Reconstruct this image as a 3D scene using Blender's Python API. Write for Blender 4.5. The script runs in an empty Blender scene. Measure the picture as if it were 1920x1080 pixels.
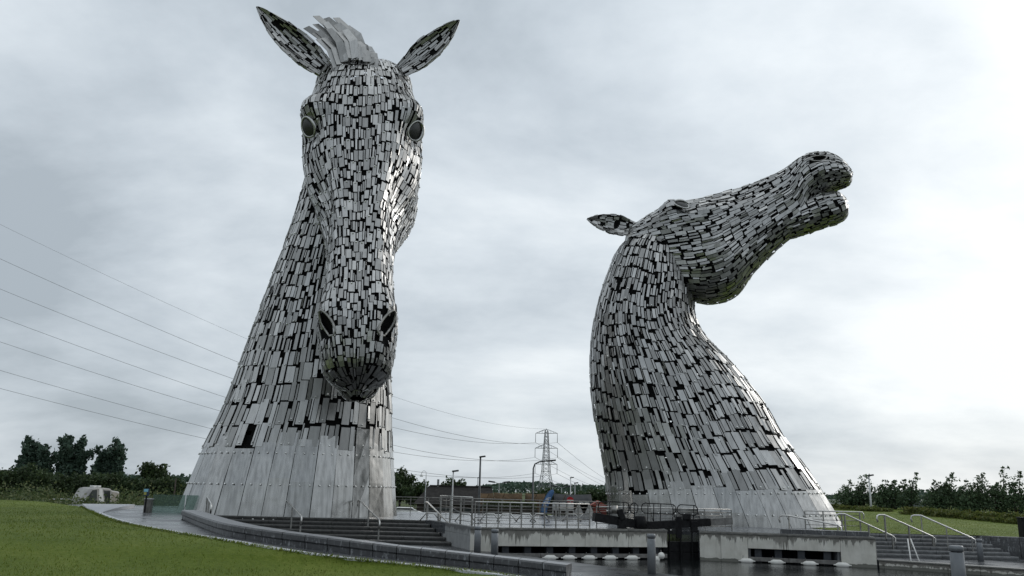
import bpy, bmesh, math, random
import numpy as np
from mathutils import Vector, Matrix
from mathutils.bvhtree import BVHTree
rng = np.random.default_rng(7)
random.seed(7)
SC = bpy.context.scene
COL = SC.collection
# ---------------------------------------------------------------- camera
F, PITCH, ROLL, EYE = 1560.0, math.radians(13.7), math.radians(1.4), Vector((0, 0, 1.65))
cam = bpy.data.cameras.new('camera')
cam.sensor_width = 36.0
cam.lens = 36.0 * F / 1920.0
cam.clip_start, cam.clip_end = 0.5, 6000
cam_o = bpy.data.objects.new('camera', cam)
COL.objects.link(cam_o)
CM = Matrix.Rotation(math.pi / 2 + PITCH, 3, 'X') @ Matrix.Rotation(ROLL, 3, 'Z')
cam_o.matrix_world = Matrix.Translation(EYE) @ CM.to_4x4()
SC.camera = cam_o
SC.render.resolution_x, SC.render.resolution_y = 1024, 576
# ---------------------------------------------------------------- world: overcast daylight sky
SUN_EL, SUN_AZ = math.radians(24), math.radians(52)      # azimuth from +Y towards +X
w = bpy.data.worlds.new('World')
SC.world = w
w.use_nodes = True
nt = w.node_tree
nt.nodes.clear()
def N(tree, typ, **kw):
    n = tree.nodes.new(typ)
    for k, v in kw.items():
        if k.startswith('i_'):
            key = k[2:]
            n.inputs[int(key) if key.isdigit() else key.replace('_', ' ')].default_value = v
        else:
            setattr(n, k, v)
    return n
def L(tree, a, b):
    tree.links.new(a, b)
def ramp(tree, stops, interp='LINEAR'):
    r = tree.nodes.new('ShaderNodeValToRGB')
    r.color_ramp.interpolation = interp
    el = r.color_ramp.elements
    while len(el) > len(stops):
        el.remove(el[-1])
    while len(el) < len(stops):
        el.new(0.5)
    for e, (p, c) in zip(el, stops):
        e.position = p
        e.color = (c, c, c, 1) if isinstance(c, (int, float)) else (*c, 1)
    return r
def mth(tree, op, a=None, b=None, c=None, clamp=False):
    n = tree.nodes.new('ShaderNodeMath')
    n.operation = op
    n.use_clamp = clamp
    for i, v in enumerate((a, b, c)):
        if v is None:
            continue
        if isinstance(v, (int, float)):
            n.inputs[i].default_value = v
        else:
            tree.links.new(v, n.inputs[i])
    return n.outputs[0]
def mixc(tree, fac, a, b, mode='MIX'):
    n = tree.nodes.new('ShaderNodeMix')
    n.data_type = 'RGBA'
    n.blend_type = mode
    for sock, v in ((n.inputs['Factor'], fac), (n.inputs[6], a), (n.inputs[7], b)):
        if isinstance(v, (int, float)):
            sock.default_value = v
        elif isinstance(v, tuple):
            sock.default_value = (*v, 1) if len(v) == 3 else v
        else:
            tree.links.new(v, sock)
    return n.outputs[2]
out = N(nt, 'ShaderNodeOutputWorld')
bg = N(nt, 'ShaderNodeBackground')
bg.inputs['Strength'].default_value = 0.1
sky = N(nt, 'ShaderNodeTexSky', sky_type='NISHITA', sun_disc=False)
sky.sun_elevation = SUN_EL
sky.sun_rotation = SUN_AZ
tc = N(nt, 'ShaderNodeTexCoord')
sep = N(nt, 'ShaderNodeSeparateXYZ')
L(nt, tc.outputs['Generated'], sep.inputs[0])
zz = mth(nt, 'ADD', mth(nt, 'MAXIMUM', sep.outputs[2], 0.0), 0.30)
comb = N(nt, 'ShaderNodeCombineXYZ')
L(nt, mth(nt, 'DIVIDE', sep.outputs[0], zz), comb.inputs[0])
L(nt, mth(nt, 'DIVIDE', sep.outputs[1], zz), comb.inputs[1])
def cloud_noise(scale, detail, rough, dist, off, st=(1, 1, 1)):
    mp = N(nt, 'ShaderNodeMapping')
    mp.inputs['Location'].default_value = off
    mp.inputs['Scale'].default_value = st
    L(nt, comb.outputs[0], mp.inputs[0])
    n = N(nt, 'ShaderNodeTexNoise')
    n.inputs['Scale'].default_value = scale
    n.inputs['Detail'].default_value = detail
    n.inputs['Roughness'].default_value = rough
    n.inputs['Distortion'].default_value = dist
    L(nt, mp.outputs[0], n.inputs['Vector'])
    return n.outputs[0]
big = cloud_noise(0.75, 2, 0.5, 0.1, (9.7, 3.3, 0))
mid = cloud_noise(1.7, 7, 0.58, 0.15, (6.6, 16.5, 0), (0.8, 1.0, 1))
# brighter towards where the sun stands behind the cloud
sd = Vector((math.sin(SUN_AZ) * math.cos(SUN_EL), math.cos(SUN_AZ) * math.cos(SUN_EL), math.sin(SUN_EL)))
dot = N(nt, 'ShaderNodeVectorMath', operation='DOT_PRODUCT')
L(nt, tc.outputs['Generated'], dot.inputs[0])
dot.inputs[1].default_value = sd
glow = mth(nt, 'POWER', mth(nt, 'MULTIPLY_ADD', dot.outputs['Value'], 0.5, 0.5), 6.0)
cl = mth(nt, 'ADD', mth(nt, 'MULTIPLY', big, 0.56), mth(nt, 'MULTIPLY', mid, 0.74))
cl = mth(nt, 'ADD', cl, mth(nt, 'MULTIPLY', glow, 0.34))
cl = mth(nt, 'SUBTRACT', cl, 0.165)
cr = ramp(nt, [(0.38, (3.75, 4.25, 4.7)), (0.48, (4.85, 5.4, 5.9)), (0.60, (6.25, 6.8, 7.25)), (0.80, (8.7, 9.1, 9.3))])
L(nt, cl, cr.inputs[0])
# overcast skies are brighter overhead than at the horizon
zen = mth(nt, 'MULTIPLY_ADD', mth(nt, 'MAXIMUM', sep.outputs[2], 0.0), 0.30, 0.90)
vm = N(nt, 'ShaderNodeVectorMath', operation='SCALE')
L(nt, cr.outputs[0], vm.inputs[0]); L(nt, zen, vm.inputs['Scale'])
mx = mixc(nt, 0.95, sky.outputs[0], vm.outputs[0])
L(nt, mx, bg.inputs['Color'])
L(nt, bg.outputs[0], out.inputs[0])
sun = bpy.data.lights.new('sun', 'SUN')
sun.energy = 0.7
sun.angle = math.radians(18)
sun.color = (1, 0.97, 0.93)
sun_o = bpy.data.objects.new('sun', sun)
COL.objects.link(sun_o)
sun_o.rotation_euler = (-sd).to_track_quat('-Z', 'Y').to_euler()
vs = SC.view_settings
vs.view_transform, vs.look, vs.gamma, vs.exposure = 'Standard', 'None', 1.0, 0.25
vs.use_curve_mapping = False
# ---------------------------------------------------------------- helpers
def ray(px, py):
    return CM @ Vector(((px - 960) / F, -(py - 540) / F, -1.0))
def at(px, py, d):
    r = ray(px, py)
    return EYE + r * (d / r.y)
def on(px, py, z):
    r = ray(px, py)
    return EYE + r * ((z - EYE.z) / r.z)
def pj(p):
    c = CM.transposed() @ (Vector(p) - EYE)
    return (960 + F * c.x / -c.z, 540 - F * c.y / -c.z)
def tag(o, label=None, cat=None, group=None, kind=None):
    if label: o['label'] = label
    if cat: o['category'] = cat
    if group: o['group'] = group
    if kind: o['kind'] = kind
    return o
def empty(name, loc=(0, 0, 0), label=None, cat=None, group=None):
    o = bpy.data.objects.new(name, None)
    COL.objects.link(o)
    o.location = loc
    o.empty_display_size = 0.2
    return tag(o, label, cat, group)
class MB:
    def __init__(s):
        s.v, s.f, s.sm = [], [], []
    def add(s, vs_, fs, smooth=False):
        b = len(s.v)
        s.v += [tuple(v) for v in vs_]
        s.f += [tuple(b + i for i in f) for f in fs]
        s.sm += [smooth] * len(fs)
        return s
    def box(s, c, size, rz=0, m=None):
        hx, hy, hz = size[0] / 2, size[1] / 2, size[2] / 2
        R = m if m is not None else Matrix.Rotation(rz, 3, 'Z')
        vs_ = [Vector(c) + R @ Vector((x * hx, y * hy, z * hz)) for x in (-1, 1) for y in (-1, 1) for z in (-1, 1)]
        return s.add(vs_, [(0, 1, 3, 2), (4, 6, 7, 5), (0, 4, 5, 1), (2, 3, 7, 6), (0, 2, 6, 4), (1, 5, 7, 3)])
    def beam(s, p0, p1, wd, ht, up=(0, 0, 1)):
        p0, p1 = Vector(p0), Vector(p1)
        t = (p1 - p0).normalized()
        sd_ = t.cross(Vector(up))
        if sd_.length < 1e-4: sd_ = t.cross(Vector((1, 0, 0)))
        sd_.normalize()
        u = sd_.cross(t)
        vs_ = [p + sd_ * (a * wd / 2) + u * (b * ht / 2) for p in (p0, p1) for a, b in ((-1, -1), (1, -1), (1, 1), (-1, 1))]
        return s.add(vs_, [(3, 2, 1, 0), (4, 5, 6, 7), (0, 1, 5, 4), (1, 2, 6, 5), (2, 3, 7, 6), (3, 0, 4, 7)])
    def tube(s, pts, r, n=6, cap=True):
        pts = [Vector(p) for p in pts]
        rs = r if isinstance(r, (list, tuple)) else [r] * len(pts)
        vs_, fs = [], []
        ref = Vector((0, 0, 1))
        prev = None
        for i, p in enumerate(pts):
            t = (pts[min(i + 1, len(pts) - 1)] - pts[max(i - 1, 0)]).normalized()
            if prev is None:
                a = t.cross(ref)
                if a.length < 0.05: a = t.cross(Vector((1, 0, 0)))
            else:
                a = prev - t * prev.dot(t)
                if a.length < 1e-4: a = t.cross(ref)
            a.normalize(); prev = a
            b = t.cross(a)
            vs_ += [p + (a * math.cos(2 * math.pi * k / n) + b * math.sin(2 * math.pi * k / n)) * rs[i] for k in range(n)]
        for i in range(len(pts) - 1):
            fs += [(i * n + k, i * n + (k + 1) % n, (i + 1) * n + (k + 1) % n, (i + 1) * n + k) for k in range(n)]
        s.add(vs_, fs, True)
        if cap:
            b = len(s.v) - len(vs_)
            s.f.append(tuple(b + k for k in reversed(range(n)))); s.sm.append(False)
            s.f.append(tuple(b + (len(pts) - 1) * n + k for k in range(n))); s.sm.append(False)
        return s
    def lathe(s, c, prof, n=16, smooth=True):
        vs_, fs = [], []
        for r, z in prof:
            vs_ += [(c[0] + r * math.cos(2 * math.pi * k / n), c[1] + r * math.sin(2 * math.pi * k / n), c[2] + z) for k in range(n)]
        for i in range(len(prof) - 1):
            fs += [(i * n + k, i * n + (k + 1) % n, (i + 1) * n + (k + 1) % n, (i + 1) * n + k) for k in range(n)]
        s.add(vs_, fs, smooth)
        b = len(s.v) - len(vs_)
        s.f.append(tuple(b + (len(prof) - 1) * n + k for k in range(n))); s.sm.append(False)
        s.f.append(tuple(b + k for k in reversed(range(n)))); s.sm.append(False)
        return s
    def prism(s, poly, z0, z1):
        n = len(poly)
        zb = z0 if isinstance(z0, (list, tuple)) else [z0] * n
        zt = z1 if isinstance(z1, (list, tuple)) else [z1] * n
        vs_ = [(p[0], p[1], zb[i]) for i, p in enumerate(poly)] + [(p[0], p[1], zt[i]) for i, p in enumerate(poly)]
        fs = [tuple(reversed(range(n))), tuple(range(n, 2 * n))] + [(i, (i + 1) % n, n + (i + 1) % n, n + i) for i in range(n)]
        return s.add(vs_, fs)
    def build(s, name, mat, parent=None, bevel=0, normals=False):
        me = bpy.data.meshes.new(name)
        me.from_pydata(s.v, [], s.f)
        me.polygons.foreach_set('use_smooth', s.sm)
        me.update()
        if normals:
            bm = bmesh.new(); bm.from_mesh(me)
            bmesh.ops.recalc_face_normals(bm, faces=bm.faces)
            bm.to_mesh(me); bm.free()
        me.materials.append(mat)
        o = bpy.data.objects.new(name, me)
        COL.objects.link(o)
        if parent is not None:
            o.parent = parent
            o.matrix_parent_inverse = Matrix.Translation(-Vector(parent.location)) if parent.type == 'EMPTY' else Matrix.Identity(4)
        if bevel:
            md = o.modifiers.new('bevel', 'BEVEL')
            md.width = bevel; md.segments = 2; md.limit_method = 'ANGLE'
        return o
def fast_mesh(name, V, Q, mat, smooth=False):
    """V (n,3) float, Q (m,k) int array of faces with k corners each."""
    me = bpy.data.meshes.new(name)
    m, k = Q.shape
    me.vertices.add(len(V)); me.vertices.foreach_set('co', np.ascontiguousarray(V, dtype=np.float32).ravel())
    me.loops.add(m * k); me.loops.foreach_set('vertex_index', np.ascontiguousarray(Q, dtype=np.int32).ravel())
    me.polygons.add(m); me.polygons.foreach_set('loop_start', np.arange(0, m * k, k, dtype=np.int32))
    me.polygons.foreach_set('use_smooth', np.full(m, smooth))
    me.update(calc_edges=True); me.validate()
    me.materials.append(mat)
    return me
def link(name, me, parent=None):
    o = bpy.data.objects.new(name, me)
    COL.objects.link(o)
    if parent is not None:
        o.parent = parent
        if parent.type == 'EMPTY':
            o.matrix_parent_inverse = Matrix.Translation(-Vector(parent.location))
    return o
def smooth01(a, b, x):
    t = np.clip((x - a) / (b - a), 0, 1)
    return t * t * (3 - 2 * t)
# ---------------------------------------------------------------- materials
def mat(name):
    m = bpy.data.materials.new(name)
    m.use_nodes = True
    t = m.node_tree
    b = t.nodes['Principled BSDF']
    return m, t, b
def noise(t, scale, detail=4, rough=0.55, coord='Object', st=None, dist=0.0):
    c = N(t, 'ShaderNodeTexCoord')
    src = c.outputs[coord]
    if coord == 'World':
        pass
    if st:
        mp = N(t, 'ShaderNodeMapping'); mp.inputs['Scale'].default_value = st
        L(t, src, mp.inputs[0]); src = mp.outputs[0]
    n = N(t, 'ShaderNodeTexNoise')
    n.inputs['Scale'].default_value = scale; n.inputs['Detail'].default_value = detail
    n.inputs['Roughness'].default_value = rough; n.inputs['Distortion'].default_value = dist
    L(t, src, n.inputs['Vector'])
    return n.outputs[0]
def bump(t, b, h, strength, dist=0.02):
    bp = N(t, 'ShaderNodeBump')
    bp.inputs['Strength'].default_value = strength; bp.inputs['Distance'].default_value = dist
    L(t, h, bp.inputs['Height']); L(t, bp.outputs[0], b.inputs['Normal'])
def simple(name, c0, c1, scale=3, rough=0.7, metal=0.0, bmp=0.0, detail=5, r1=None, bscale=None, spec=0.35):
    m, t, b = mat(name)
    n = noise(t, scale, detail)
    r = ramp(t, [(0.35, c0), (0.68, c1)])
    L(t, n, r.inputs[0]); L(t, r.outputs[0], b.inputs['Base Color'])
    b.inputs['Roughness'].default_value = rough
    b.inputs['Metallic'].default_value = metal
    b.inputs['Specular IOR Level'].default_value = spec
    if r1 is not None:
        rr = ramp(t, [(0.3, rough), (0.7, r1)])
        L(t, noise(t, scale * 0.7, 3), rr.inputs[0]); L(t, rr.outputs[0], b.inputs['Roughness'])
    if bmp:
        bump(t, b, noise(t, bscale or scale * 4, 4), bmp)
    return m
M = {}
# stainless plate: tone varies from plate to plate, fine rolling marks, water streaks
def steel(name, base=0.60, rough=0.34, streak=0.5):
    m, t, b = mat(name)
    at_ = N(t, 'ShaderNodeAttribute', attribute_name='tone')
    n1 = noise(t, 1.3, 5, 0.6)
    n2 = noise(t, 2.0, 4, 0.6, st=(3.0, 3.0, 0.25))
    r1 = ramp(t, [(0.3, 0.86), (0.7, 1.0)]); L(t, n1, r1.inputs[0])
    r2 = ramp(t, [(0.35, 1.0 - 0.2 * streak), (0.6, 1.0)]); L(t, n2, r2.inputs[0])
    v = mth(t, 'MULTIPLY', mth(t, 'MULTIPLY', r1.outputs[0], r2.outputs[0]), mth(t, 'MULTIPLY', at_.outputs['Fac'], base))
    cc = N(t, 'ShaderNodeCombineColor')
    L(t, v, cc.inputs[0]); L(t, mth(t, 'MULTIPLY', v, 0.995), cc.inputs[1]); L(t, mth(t, 'MULTIPLY', v, 0.97), cc.inputs[2])
    L(t, cc.outputs[0], b.inputs['Base Color'])
    b.inputs['Metallic'].default_value = 1.0
    rr = ramp(t, [(0.3, rough - 0.08), (0.7, rough + 0.08)]); L(t, n1, rr.inputs[0])
    L(t, mth(t, 'ADD', rr.outputs[0], mth(t, 'MULTIPLY', mth(t, 'SUBTRACT', 1.0, at_.outputs['Fac']), 0.35)), b.inputs['Roughness'])
    bump(t, b, noise(t, 0.7, 2), 0.35, 0.10)
    return m
M['plate'] = steel('stainless_plate', 0.54, 0.33, 0.8)
M['sheet'] = steel('stainless_sheet', 0.47, 0.22, 1.5)
M['shell'] = simple('gap_shade_lining', (0.004, 0.004, 0.004), (0.010, 0.010, 0.010), 2, 0.9, spec=0.1)  # near-black: the shade inside the plate gaps is put into this colour
M['rivet'] = simple('bolt_steel', (0.7, 0.7, 0.68), (0.8, 0.8, 0.78), 5, 0.3, 1.0)
M['eye'] = simple('eye_lens', (0.05, 0.05, 0.049), (0.08, 0.08, 0.078), 2, 0.4, 0.6)
M['rim'] = simple('eye_rim_steel', (0.42, 0.42, 0.41), (0.55, 0.55, 0.53), 3, 0.35, 1.0)
M['rail'] = simple('brushed_rail_steel', (0.50, 0.49, 0.47), (0.66, 0.65, 0.62), 4, 0.33, 1.0)
M['post'] = simple('rail_post_steel', (0.20, 0.20, 0.19), (0.34, 0.33, 0.31), 4, 0.42, 1.0)
M['black'] = simple('black_painted_timber', (0.006, 0.006, 0.007), (0.016, 0.016, 0.017), 6, 0.55, bmp=0.3, spec=0.15)
M['bollard'] = simple('bollard_steel', (0.15, 0.16, 0.17), (0.22, 0.23, 0.24), 3, 0.5, 0.3)
M['leafdark'] = None
def foliage(name, cols, trans=0.25):
    m, t, b = mat(name)
    g = N(t, 'ShaderNodeNewGeometry')
    r = ramp(t, [(0.0, cols[0]), (0.5, cols[1]), (1.0, cols[2])])
    L(t, g.outputs['Random Per Island'], r.inputs[0])
    n = noise(t, 0.5, 3)
    rr = ramp(t, [(0.3, 0.65), (0.7, 1.15)]); L(t, n, rr.inputs[0])
    c = mixc(t, 1.0, r.outputs[0], rr.outputs[0], 'MULTIPLY')
    L(t, c, b.inputs['Base Color'])
    b.inputs['Roughness'].default_value = 0.6
    b.inputs['Specular IOR Level'].default_value = 0.25
    tr = N(t, 'ShaderNodeBsdfTranslucent'); L(t, c, tr.inputs[0])
    ms = N(t, 'ShaderNodeMixShader'); ms.inputs[0].default_value = trans
    o = t.nodes['Material Output']
    L(t, b.outputs[0], ms.inputs[1]); L(t, tr.outputs[0], ms.inputs[2]); L(t, ms.outputs[0], o.inputs[0])
    return m
M['poplar'] = foliage('poplar_leaf', [(0.042, 0.074, 0.053), (0.060, 0.099, 0.070), (0.088, 0.130, 0.095)])
M['hedge'] = foliage('hedge_leaf', [(0.027, 0.049, 0.019), (0.043, 0.070, 0.027), (0.070, 0.097, 0.038)])
M['birch'] = foliage('birch_leaf', [(0.053, 0.088, 0.046), (0.081, 0.130, 0.066), (0.131, 0.176, 0.096)], 0.3)
M['weed'] = foliage('weed_leaf', [(0.054, 0.084, 0.030), (0.084, 0.116, 0.041), (0.149, 0.162, 0.068)], 0.3)
M['shrub'] = foliage('shrub_leaf', [(0.068, 0.101, 0.024), (0.115, 0.142, 0.034), (0.176, 0.176, 0.047)], 0.3)
M['bark'] = simple('bark', (0.035, 0.028, 0.022), (0.075, 0.062, 0.05), 5, 0.9, bmp=0.5)
# ground materials
def grass_mat(name, a, b_, c):
    m, t, b = mat(name)
    n1 = noise(t, 0.22, 7, 0.68); n2 = noise(t, 7.0, 5, 0.75)
    s = mth(t, 'ADD', mth(t, 'MULTIPLY', n1, 0.55), mth(t, 'MULTIPLY', n2, 0.45))
    r = ramp(t, [(0.36, a), (0.5, b_), (0.66, c)]); L(t, s, r.inputs[0])
    L(t, r.outputs[0], b.inputs['Base Color'])
    b.inputs['Roughness'].default_value = 0.8; b.inputs['Specular IOR Level'].default_value = 0.15
    bump(t, b, noise(t, 14, 5, 0.75), 0.9, 0.06)
    return m
M['lawn'] = grass_mat('mown_grass', (0.066, 0.100, 0.012), (0.100, 0.138, 0.018), (0.155, 0.185, 0.036))
M['field'] = grass_mat('rough_field', (0.035, 0.050, 0.014), (0.055, 0.075, 0.020), (0.085, 0.095, 0.030))
M['blade'] = foliage('grass_blade', [(0.09, 0.135, 0.018), (0.13, 0.175, 0.026), (0.22, 0.24, 0.065)], 0.5)
def wet(name, c0, c1, r0, r1, scale=0.5, joint=None, bm=0.15):
    m, t, b = mat(name)
    n = noise(t, scale, 5, 0.6)
    n2 = noise(t, 11, 3, 0.6)
    r = ramp(t, [(0.35, c0), (0.68, c1)])
    L(t, mth(t, 'ADD', mth(t, 'MULTIPLY', n, 0.75), mth(t, 'MULTIPLY', n2, 0.25)), r.inputs[0])
    L(t, r.outputs[0], b.inputs['Base Color'])
    rr = ramp(t, [(0.38, r0), (0.62, r1)]); L(t, n, rr.inputs[0]); L(t, rr.outputs[0], b.inputs['Roughness'])
    col = r.outputs[0]
    h = n2
    if joint:
        c = N(t, 'ShaderNodeTexCoord')
        mp = N(t, 'ShaderNodeMapping'); mp.inputs['Rotation'].default_value = (0, 0, joint[2])
        L(t, c.outputs['Object'], mp.inputs[0])
        bt = N(t, 'ShaderNodeTexBrick')
        L(t, mp.outputs[0], bt.inputs['Vector'])
        bt.inputs['Scale'].default_value = 1.0; bt.inputs['Brick Width'].default_value = joint[0]; bt.inputs['Row Height'].default_value = joint[1]
        bt.inputs['Mortar Size'].default_value = 0.012
        bt.inputs['Color1'].default_value = (1, 1, 1, 1); bt.inputs['Color2'].default_value = (0.82, 0.82, 0.82, 1); bt.inputs['Mortar'].default_value = (0.5, 0.5, 0.5, 1)
        L(t, mixc(t, 1.0, col, bt.outputs['Color'], 'MULTIPLY'), b.inputs['Base Color'])
    bump(t, b, h, bm, 0.01)
    return m
M['paving'] = wet('wet_paving', (0.055, 0.058, 0.062), (0.095, 0.098, 0.104), 0.16, 0.42, 0.45, (0.9, 0.45, 0.7))
M['terrace'] = wet('wet_terrace_setts', (0.030, 0.031, 0.033), (0.058, 0.060, 0.063), 0.22, 0.45, 0.6, (0.3, 0.2, 0.6), 0.3)
M['plaza'] = wet('wet_plaza_paving', (0.085, 0.09, 0.097), (0.14, 0.145, 0.155), 0.10, 0.30, 0.4, (0.9, 0.6, 0.1))
M['kerb'] = wet('pale_wet_kerb', (0.40, 0.41, 0.43), (0.52, 0.53, 0.55), 0.35, 0.6, 0.8)
M['mud'] = simple('basin_bed', (0.012, 0.012, 0.010), (0.025, 0.024, 0.02), 1, 0.9)
def stone_mat(name, top, c0, c1, rough=0.42):
    """wet granite: pale mineral streaks run down the vertical faces"""
    m, t, b = mat(name)
    n = noise(t, 6, 6, 0.65)
    r = ramp(t, [(0.3, c0), (0.7, c1)]); L(t, n, r.inputs[0])
    st = noise(t, 3.2, 5, 0.7, st=(3.5, 3.5, 0.9), dist=0.6)
    sr = ramp(t, [(0.56, 0.0), (0.64, 0.75)]); L(t, st, sr.inputs[0])
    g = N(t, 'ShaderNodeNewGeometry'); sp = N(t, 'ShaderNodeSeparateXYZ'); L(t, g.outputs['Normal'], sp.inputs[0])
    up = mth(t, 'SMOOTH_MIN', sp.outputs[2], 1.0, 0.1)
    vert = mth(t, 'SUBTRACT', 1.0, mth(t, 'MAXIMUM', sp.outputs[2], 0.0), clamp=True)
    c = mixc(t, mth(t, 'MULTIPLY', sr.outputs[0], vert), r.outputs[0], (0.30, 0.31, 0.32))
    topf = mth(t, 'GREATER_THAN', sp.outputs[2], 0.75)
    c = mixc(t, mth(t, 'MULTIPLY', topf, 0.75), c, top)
    L(t, c, b.inputs['Base Color'])
    b.inputs['Roughness'].default_value = rough
    bump(t, b, noise(t, 18, 5, 0.7), 0.35, 0.02)
    return m
M['granite'] = stone_mat('wet_granite', (0.27, 0.275, 0.285), (0.045, 0.046, 0.048), (0.085, 0.087, 0.09))
M['step'] = simple('wet_step_stone', (0.030, 0.030, 0.029), (0.062, 0.061, 0.057), 5, 0.33, bmp=0.3, r1=0.55)
ZWT = -1.33
def concrete(name, c0, c1, stain, ztop, length, dens=0.5):
    """cast concrete; a wet dirt line under the coping runs down in drips"""
    m, t, b = mat(name)
    n = noise(t, 2.2, 6, 0.62)
    r = ramp(t, [(0.3, c0), (0.7, c1)]); L(t, n, r.inputs[0])
    c = N(t, 'ShaderNodeTexCoord'); sp = N(t, 'ShaderNodeSeparateXYZ'); L(t, c.outputs['Object'], sp.inputs[0])
    dz = mth(t, 'SUBTRACT', ztop, sp.outputs[2])
    drip = noise(t, 1.0, 6, 0.75, st=(3.4, 3.4, 0.05))
    wide = noise(t, 0.55, 3, 0.5, st=(1, 1, 0.02))
    run = mth(t, 'MULTIPLY', mth(t, 'POWER', mth(t, 'ADD', mth(t, 'MULTIPLY', drip, 0.85), mth(t, 'MULTIPLY', wide, 0.45)), 9.0), length * 10.0)
    mask = mth(t, 'LESS_THAN', dz, mth(t, 'ADD', run, 0.06))
    soft = noise(t, 4, 4, 0.7, st=(1, 1, 0.4))
    f = mth(t, 'MULTIPLY', mask, mth(t, 'MULTIPLY_ADD', soft, 0.6, 0.45), clamp=True)
    grime = ramp(t, [(0.5, 0.0), (0.75, 0.45)]); L(t, noise(t, 1.1, 5, 0.7, st=(2.5, 2.5, 0.5)), grime.inputs[0])
    col = mixc(t, grime.outputs[0], r.outputs[0], tuple(0.6 * x for x in c0))
    tide = mth(t, 'MULTIPLY', mth(t, 'LESS_THAN', sp.outputs[2], mth(t, 'MULTIPLY_ADD', noise(t, 2.5, 4, 0.7, st=(1, 1, 0.1)), 0.22, ZWT)), 0.8)
    L(t, mixc(t, tide, mixc(t, f, col, stain), (0.045, 0.048, 0.036)), b.inputs['Base Color'])
    b.inputs['Roughness'].default_value = 0.62
    bump(t, b, noise(t, 14, 5, 0.7), 0.2, 0.01)
    return m
M['lockwall'] = concrete('stained_lock_concrete', (0.50, 0.485, 0.43), (0.64, 0.625, 0.57), (0.060, 0.055, 0.045), -0.06, 0.75)
M['greyconc'] = concrete('grey_flank_concrete', (0.24, 0.245, 0.245), (0.36, 0.365, 0.36), (0.10, 0.10, 0.10), -0.02, 0.4)
M['coping'] = simple('wet_coping', (0.10, 0.098, 0.09), (0.19, 0.185, 0.17), 4, 0.35, r1=0.55, bmp=0.2)
M['fender'] = simple('weathered_fender_timber', (0.11, 0.105, 0.10), (0.20, 0.195, 0.185), 5, 0.75, bmp=0.4)
M['pile'] = simple('dark_pile', (0.030, 0.033, 0.040), (0.06, 0.065, 0.075), 4, 0.6)
M['void_shade'] = simple('void_shade_black', (0.010, 0.010, 0.012), (0.02, 0.02, 0.023), 4, 0.9, spec=0.05)  # near-black: the shade under the deck is put into this colour
M['float'] = simple('white_fender_float', (0.62, 0.61, 0.57), (0.75, 0.74, 0.70), 3, 0.45)
def water():
    m, t, b = mat('canal_water')
    b.inputs['Base Color'].default_value = (0.008, 0.010, 0.010, 1)
    b.inputs['Roughness'].default_value = 0.06
    b.inputs['IOR'].default_value = 1.33
    n = noise(t, 2.6, 4, 0.6, st=(1, 1.0, 1)); n2 = noise(t, 14, 2, 0.5)
    bump(t, b, mth(t, 'ADD', n, mth(t, 'MULTIPLY', n2, 0.35)), 0.22, 0.06)
    return m
M['water'] = water()
def glass(name, col=(0.75, 0.86, 0.82), a=0.35):
    m, t, b = mat(name)
    g = N(t, 'ShaderNodeBsdfGlossy'); g.inputs['Roughness'].default_value = 0.06; g.inputs['Color'].default_value = (0.8, 0.85, 0.84, 1)
    tr = N(t, 'ShaderNodeBsdfTransparent'); tr.inputs[0].default_value = (*col, 1)
    d = N(t, 'ShaderNodeBsdfDiffuse'); d.inputs[0].default_value = (0.14, 0.19, 0.17, 1)
    lw = N(t, 'ShaderNodeLayerWeight'); lw.inputs[0].default_value = 0.35
    m1 = N(t, 'ShaderNodeMixShader'); m1.inputs[0].default_value = a
    L(t, tr.outputs[0], m1.inputs[1]); L(t, d.outputs[0], m1.inputs[2])
    m2 = N(t, 'ShaderNodeMixShader'); L(t, mth(t, 'MULTIPLY', lw.outputs['Fresnel'], 0.5), m2.inputs[0])
    L(t, m1.outputs[0], m2.inputs[1]); L(t, g.outputs[0], m2.inputs[2])
    L(t, m2.outputs[0], t.nodes['Material Output'].inputs[0])
    return m
M['glass'] = glass('greenish_glass')

# ---------------------------------------------------------------- the setting
ZT, ZW = -1.0, -1.35                 # lower terrace, water; the plaza is z = 0
X0, X1, Y0, Y1 = -70, 70, -25, 62
g = MB()
gx, gy = [-3000, -400, X0, -23, -15, X1, 3000], [-3000, Y0, Y1, 66, 140, 420, 3000]
vs_ = [(x, y, -1.6 if y > 63 else -0.06) for y in gy for x in gx]
g.add(vs_, [(j * 7 + i, j * 7 + i + 1, j * 7 + i + 8, j * 7 + i + 7) for j in range(6) for i in range(6) if not (2 <= i <= 4 and j == 1)])
tag(g.build('ground', M['field']), kind='structure')
tag(MB().add([(X0, Y0, -2.6), (X1, Y0, -2.6), (X1, Y1, -2.6), (X0, Y1, -2.6)], [(0, 1, 2, 3)]).build('basin_bed', M['mud']), kind='structure')
tag(MB().add([(X0 + 1, Y0 + 1, ZW), (X1 - 1, Y0 + 1, ZW), (X1 - 1, Y1 - 0.5, ZW), (X0 + 1, Y1 - 0.5, ZW)], [(0, 1, 2, 3)]).build('water', M['water']), kind='structure')
tag(MB().prism([(-50, 50), (-50, Y0), (24, Y0), (12.9, 19.6), (-0.35, 38.4), (-1.3, 39.25), (-1.6, 41), (-4.0, 47.5), (-18, 50)], -2.5, ZT).build('terrace', M['terrace']), kind='structure')
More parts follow.
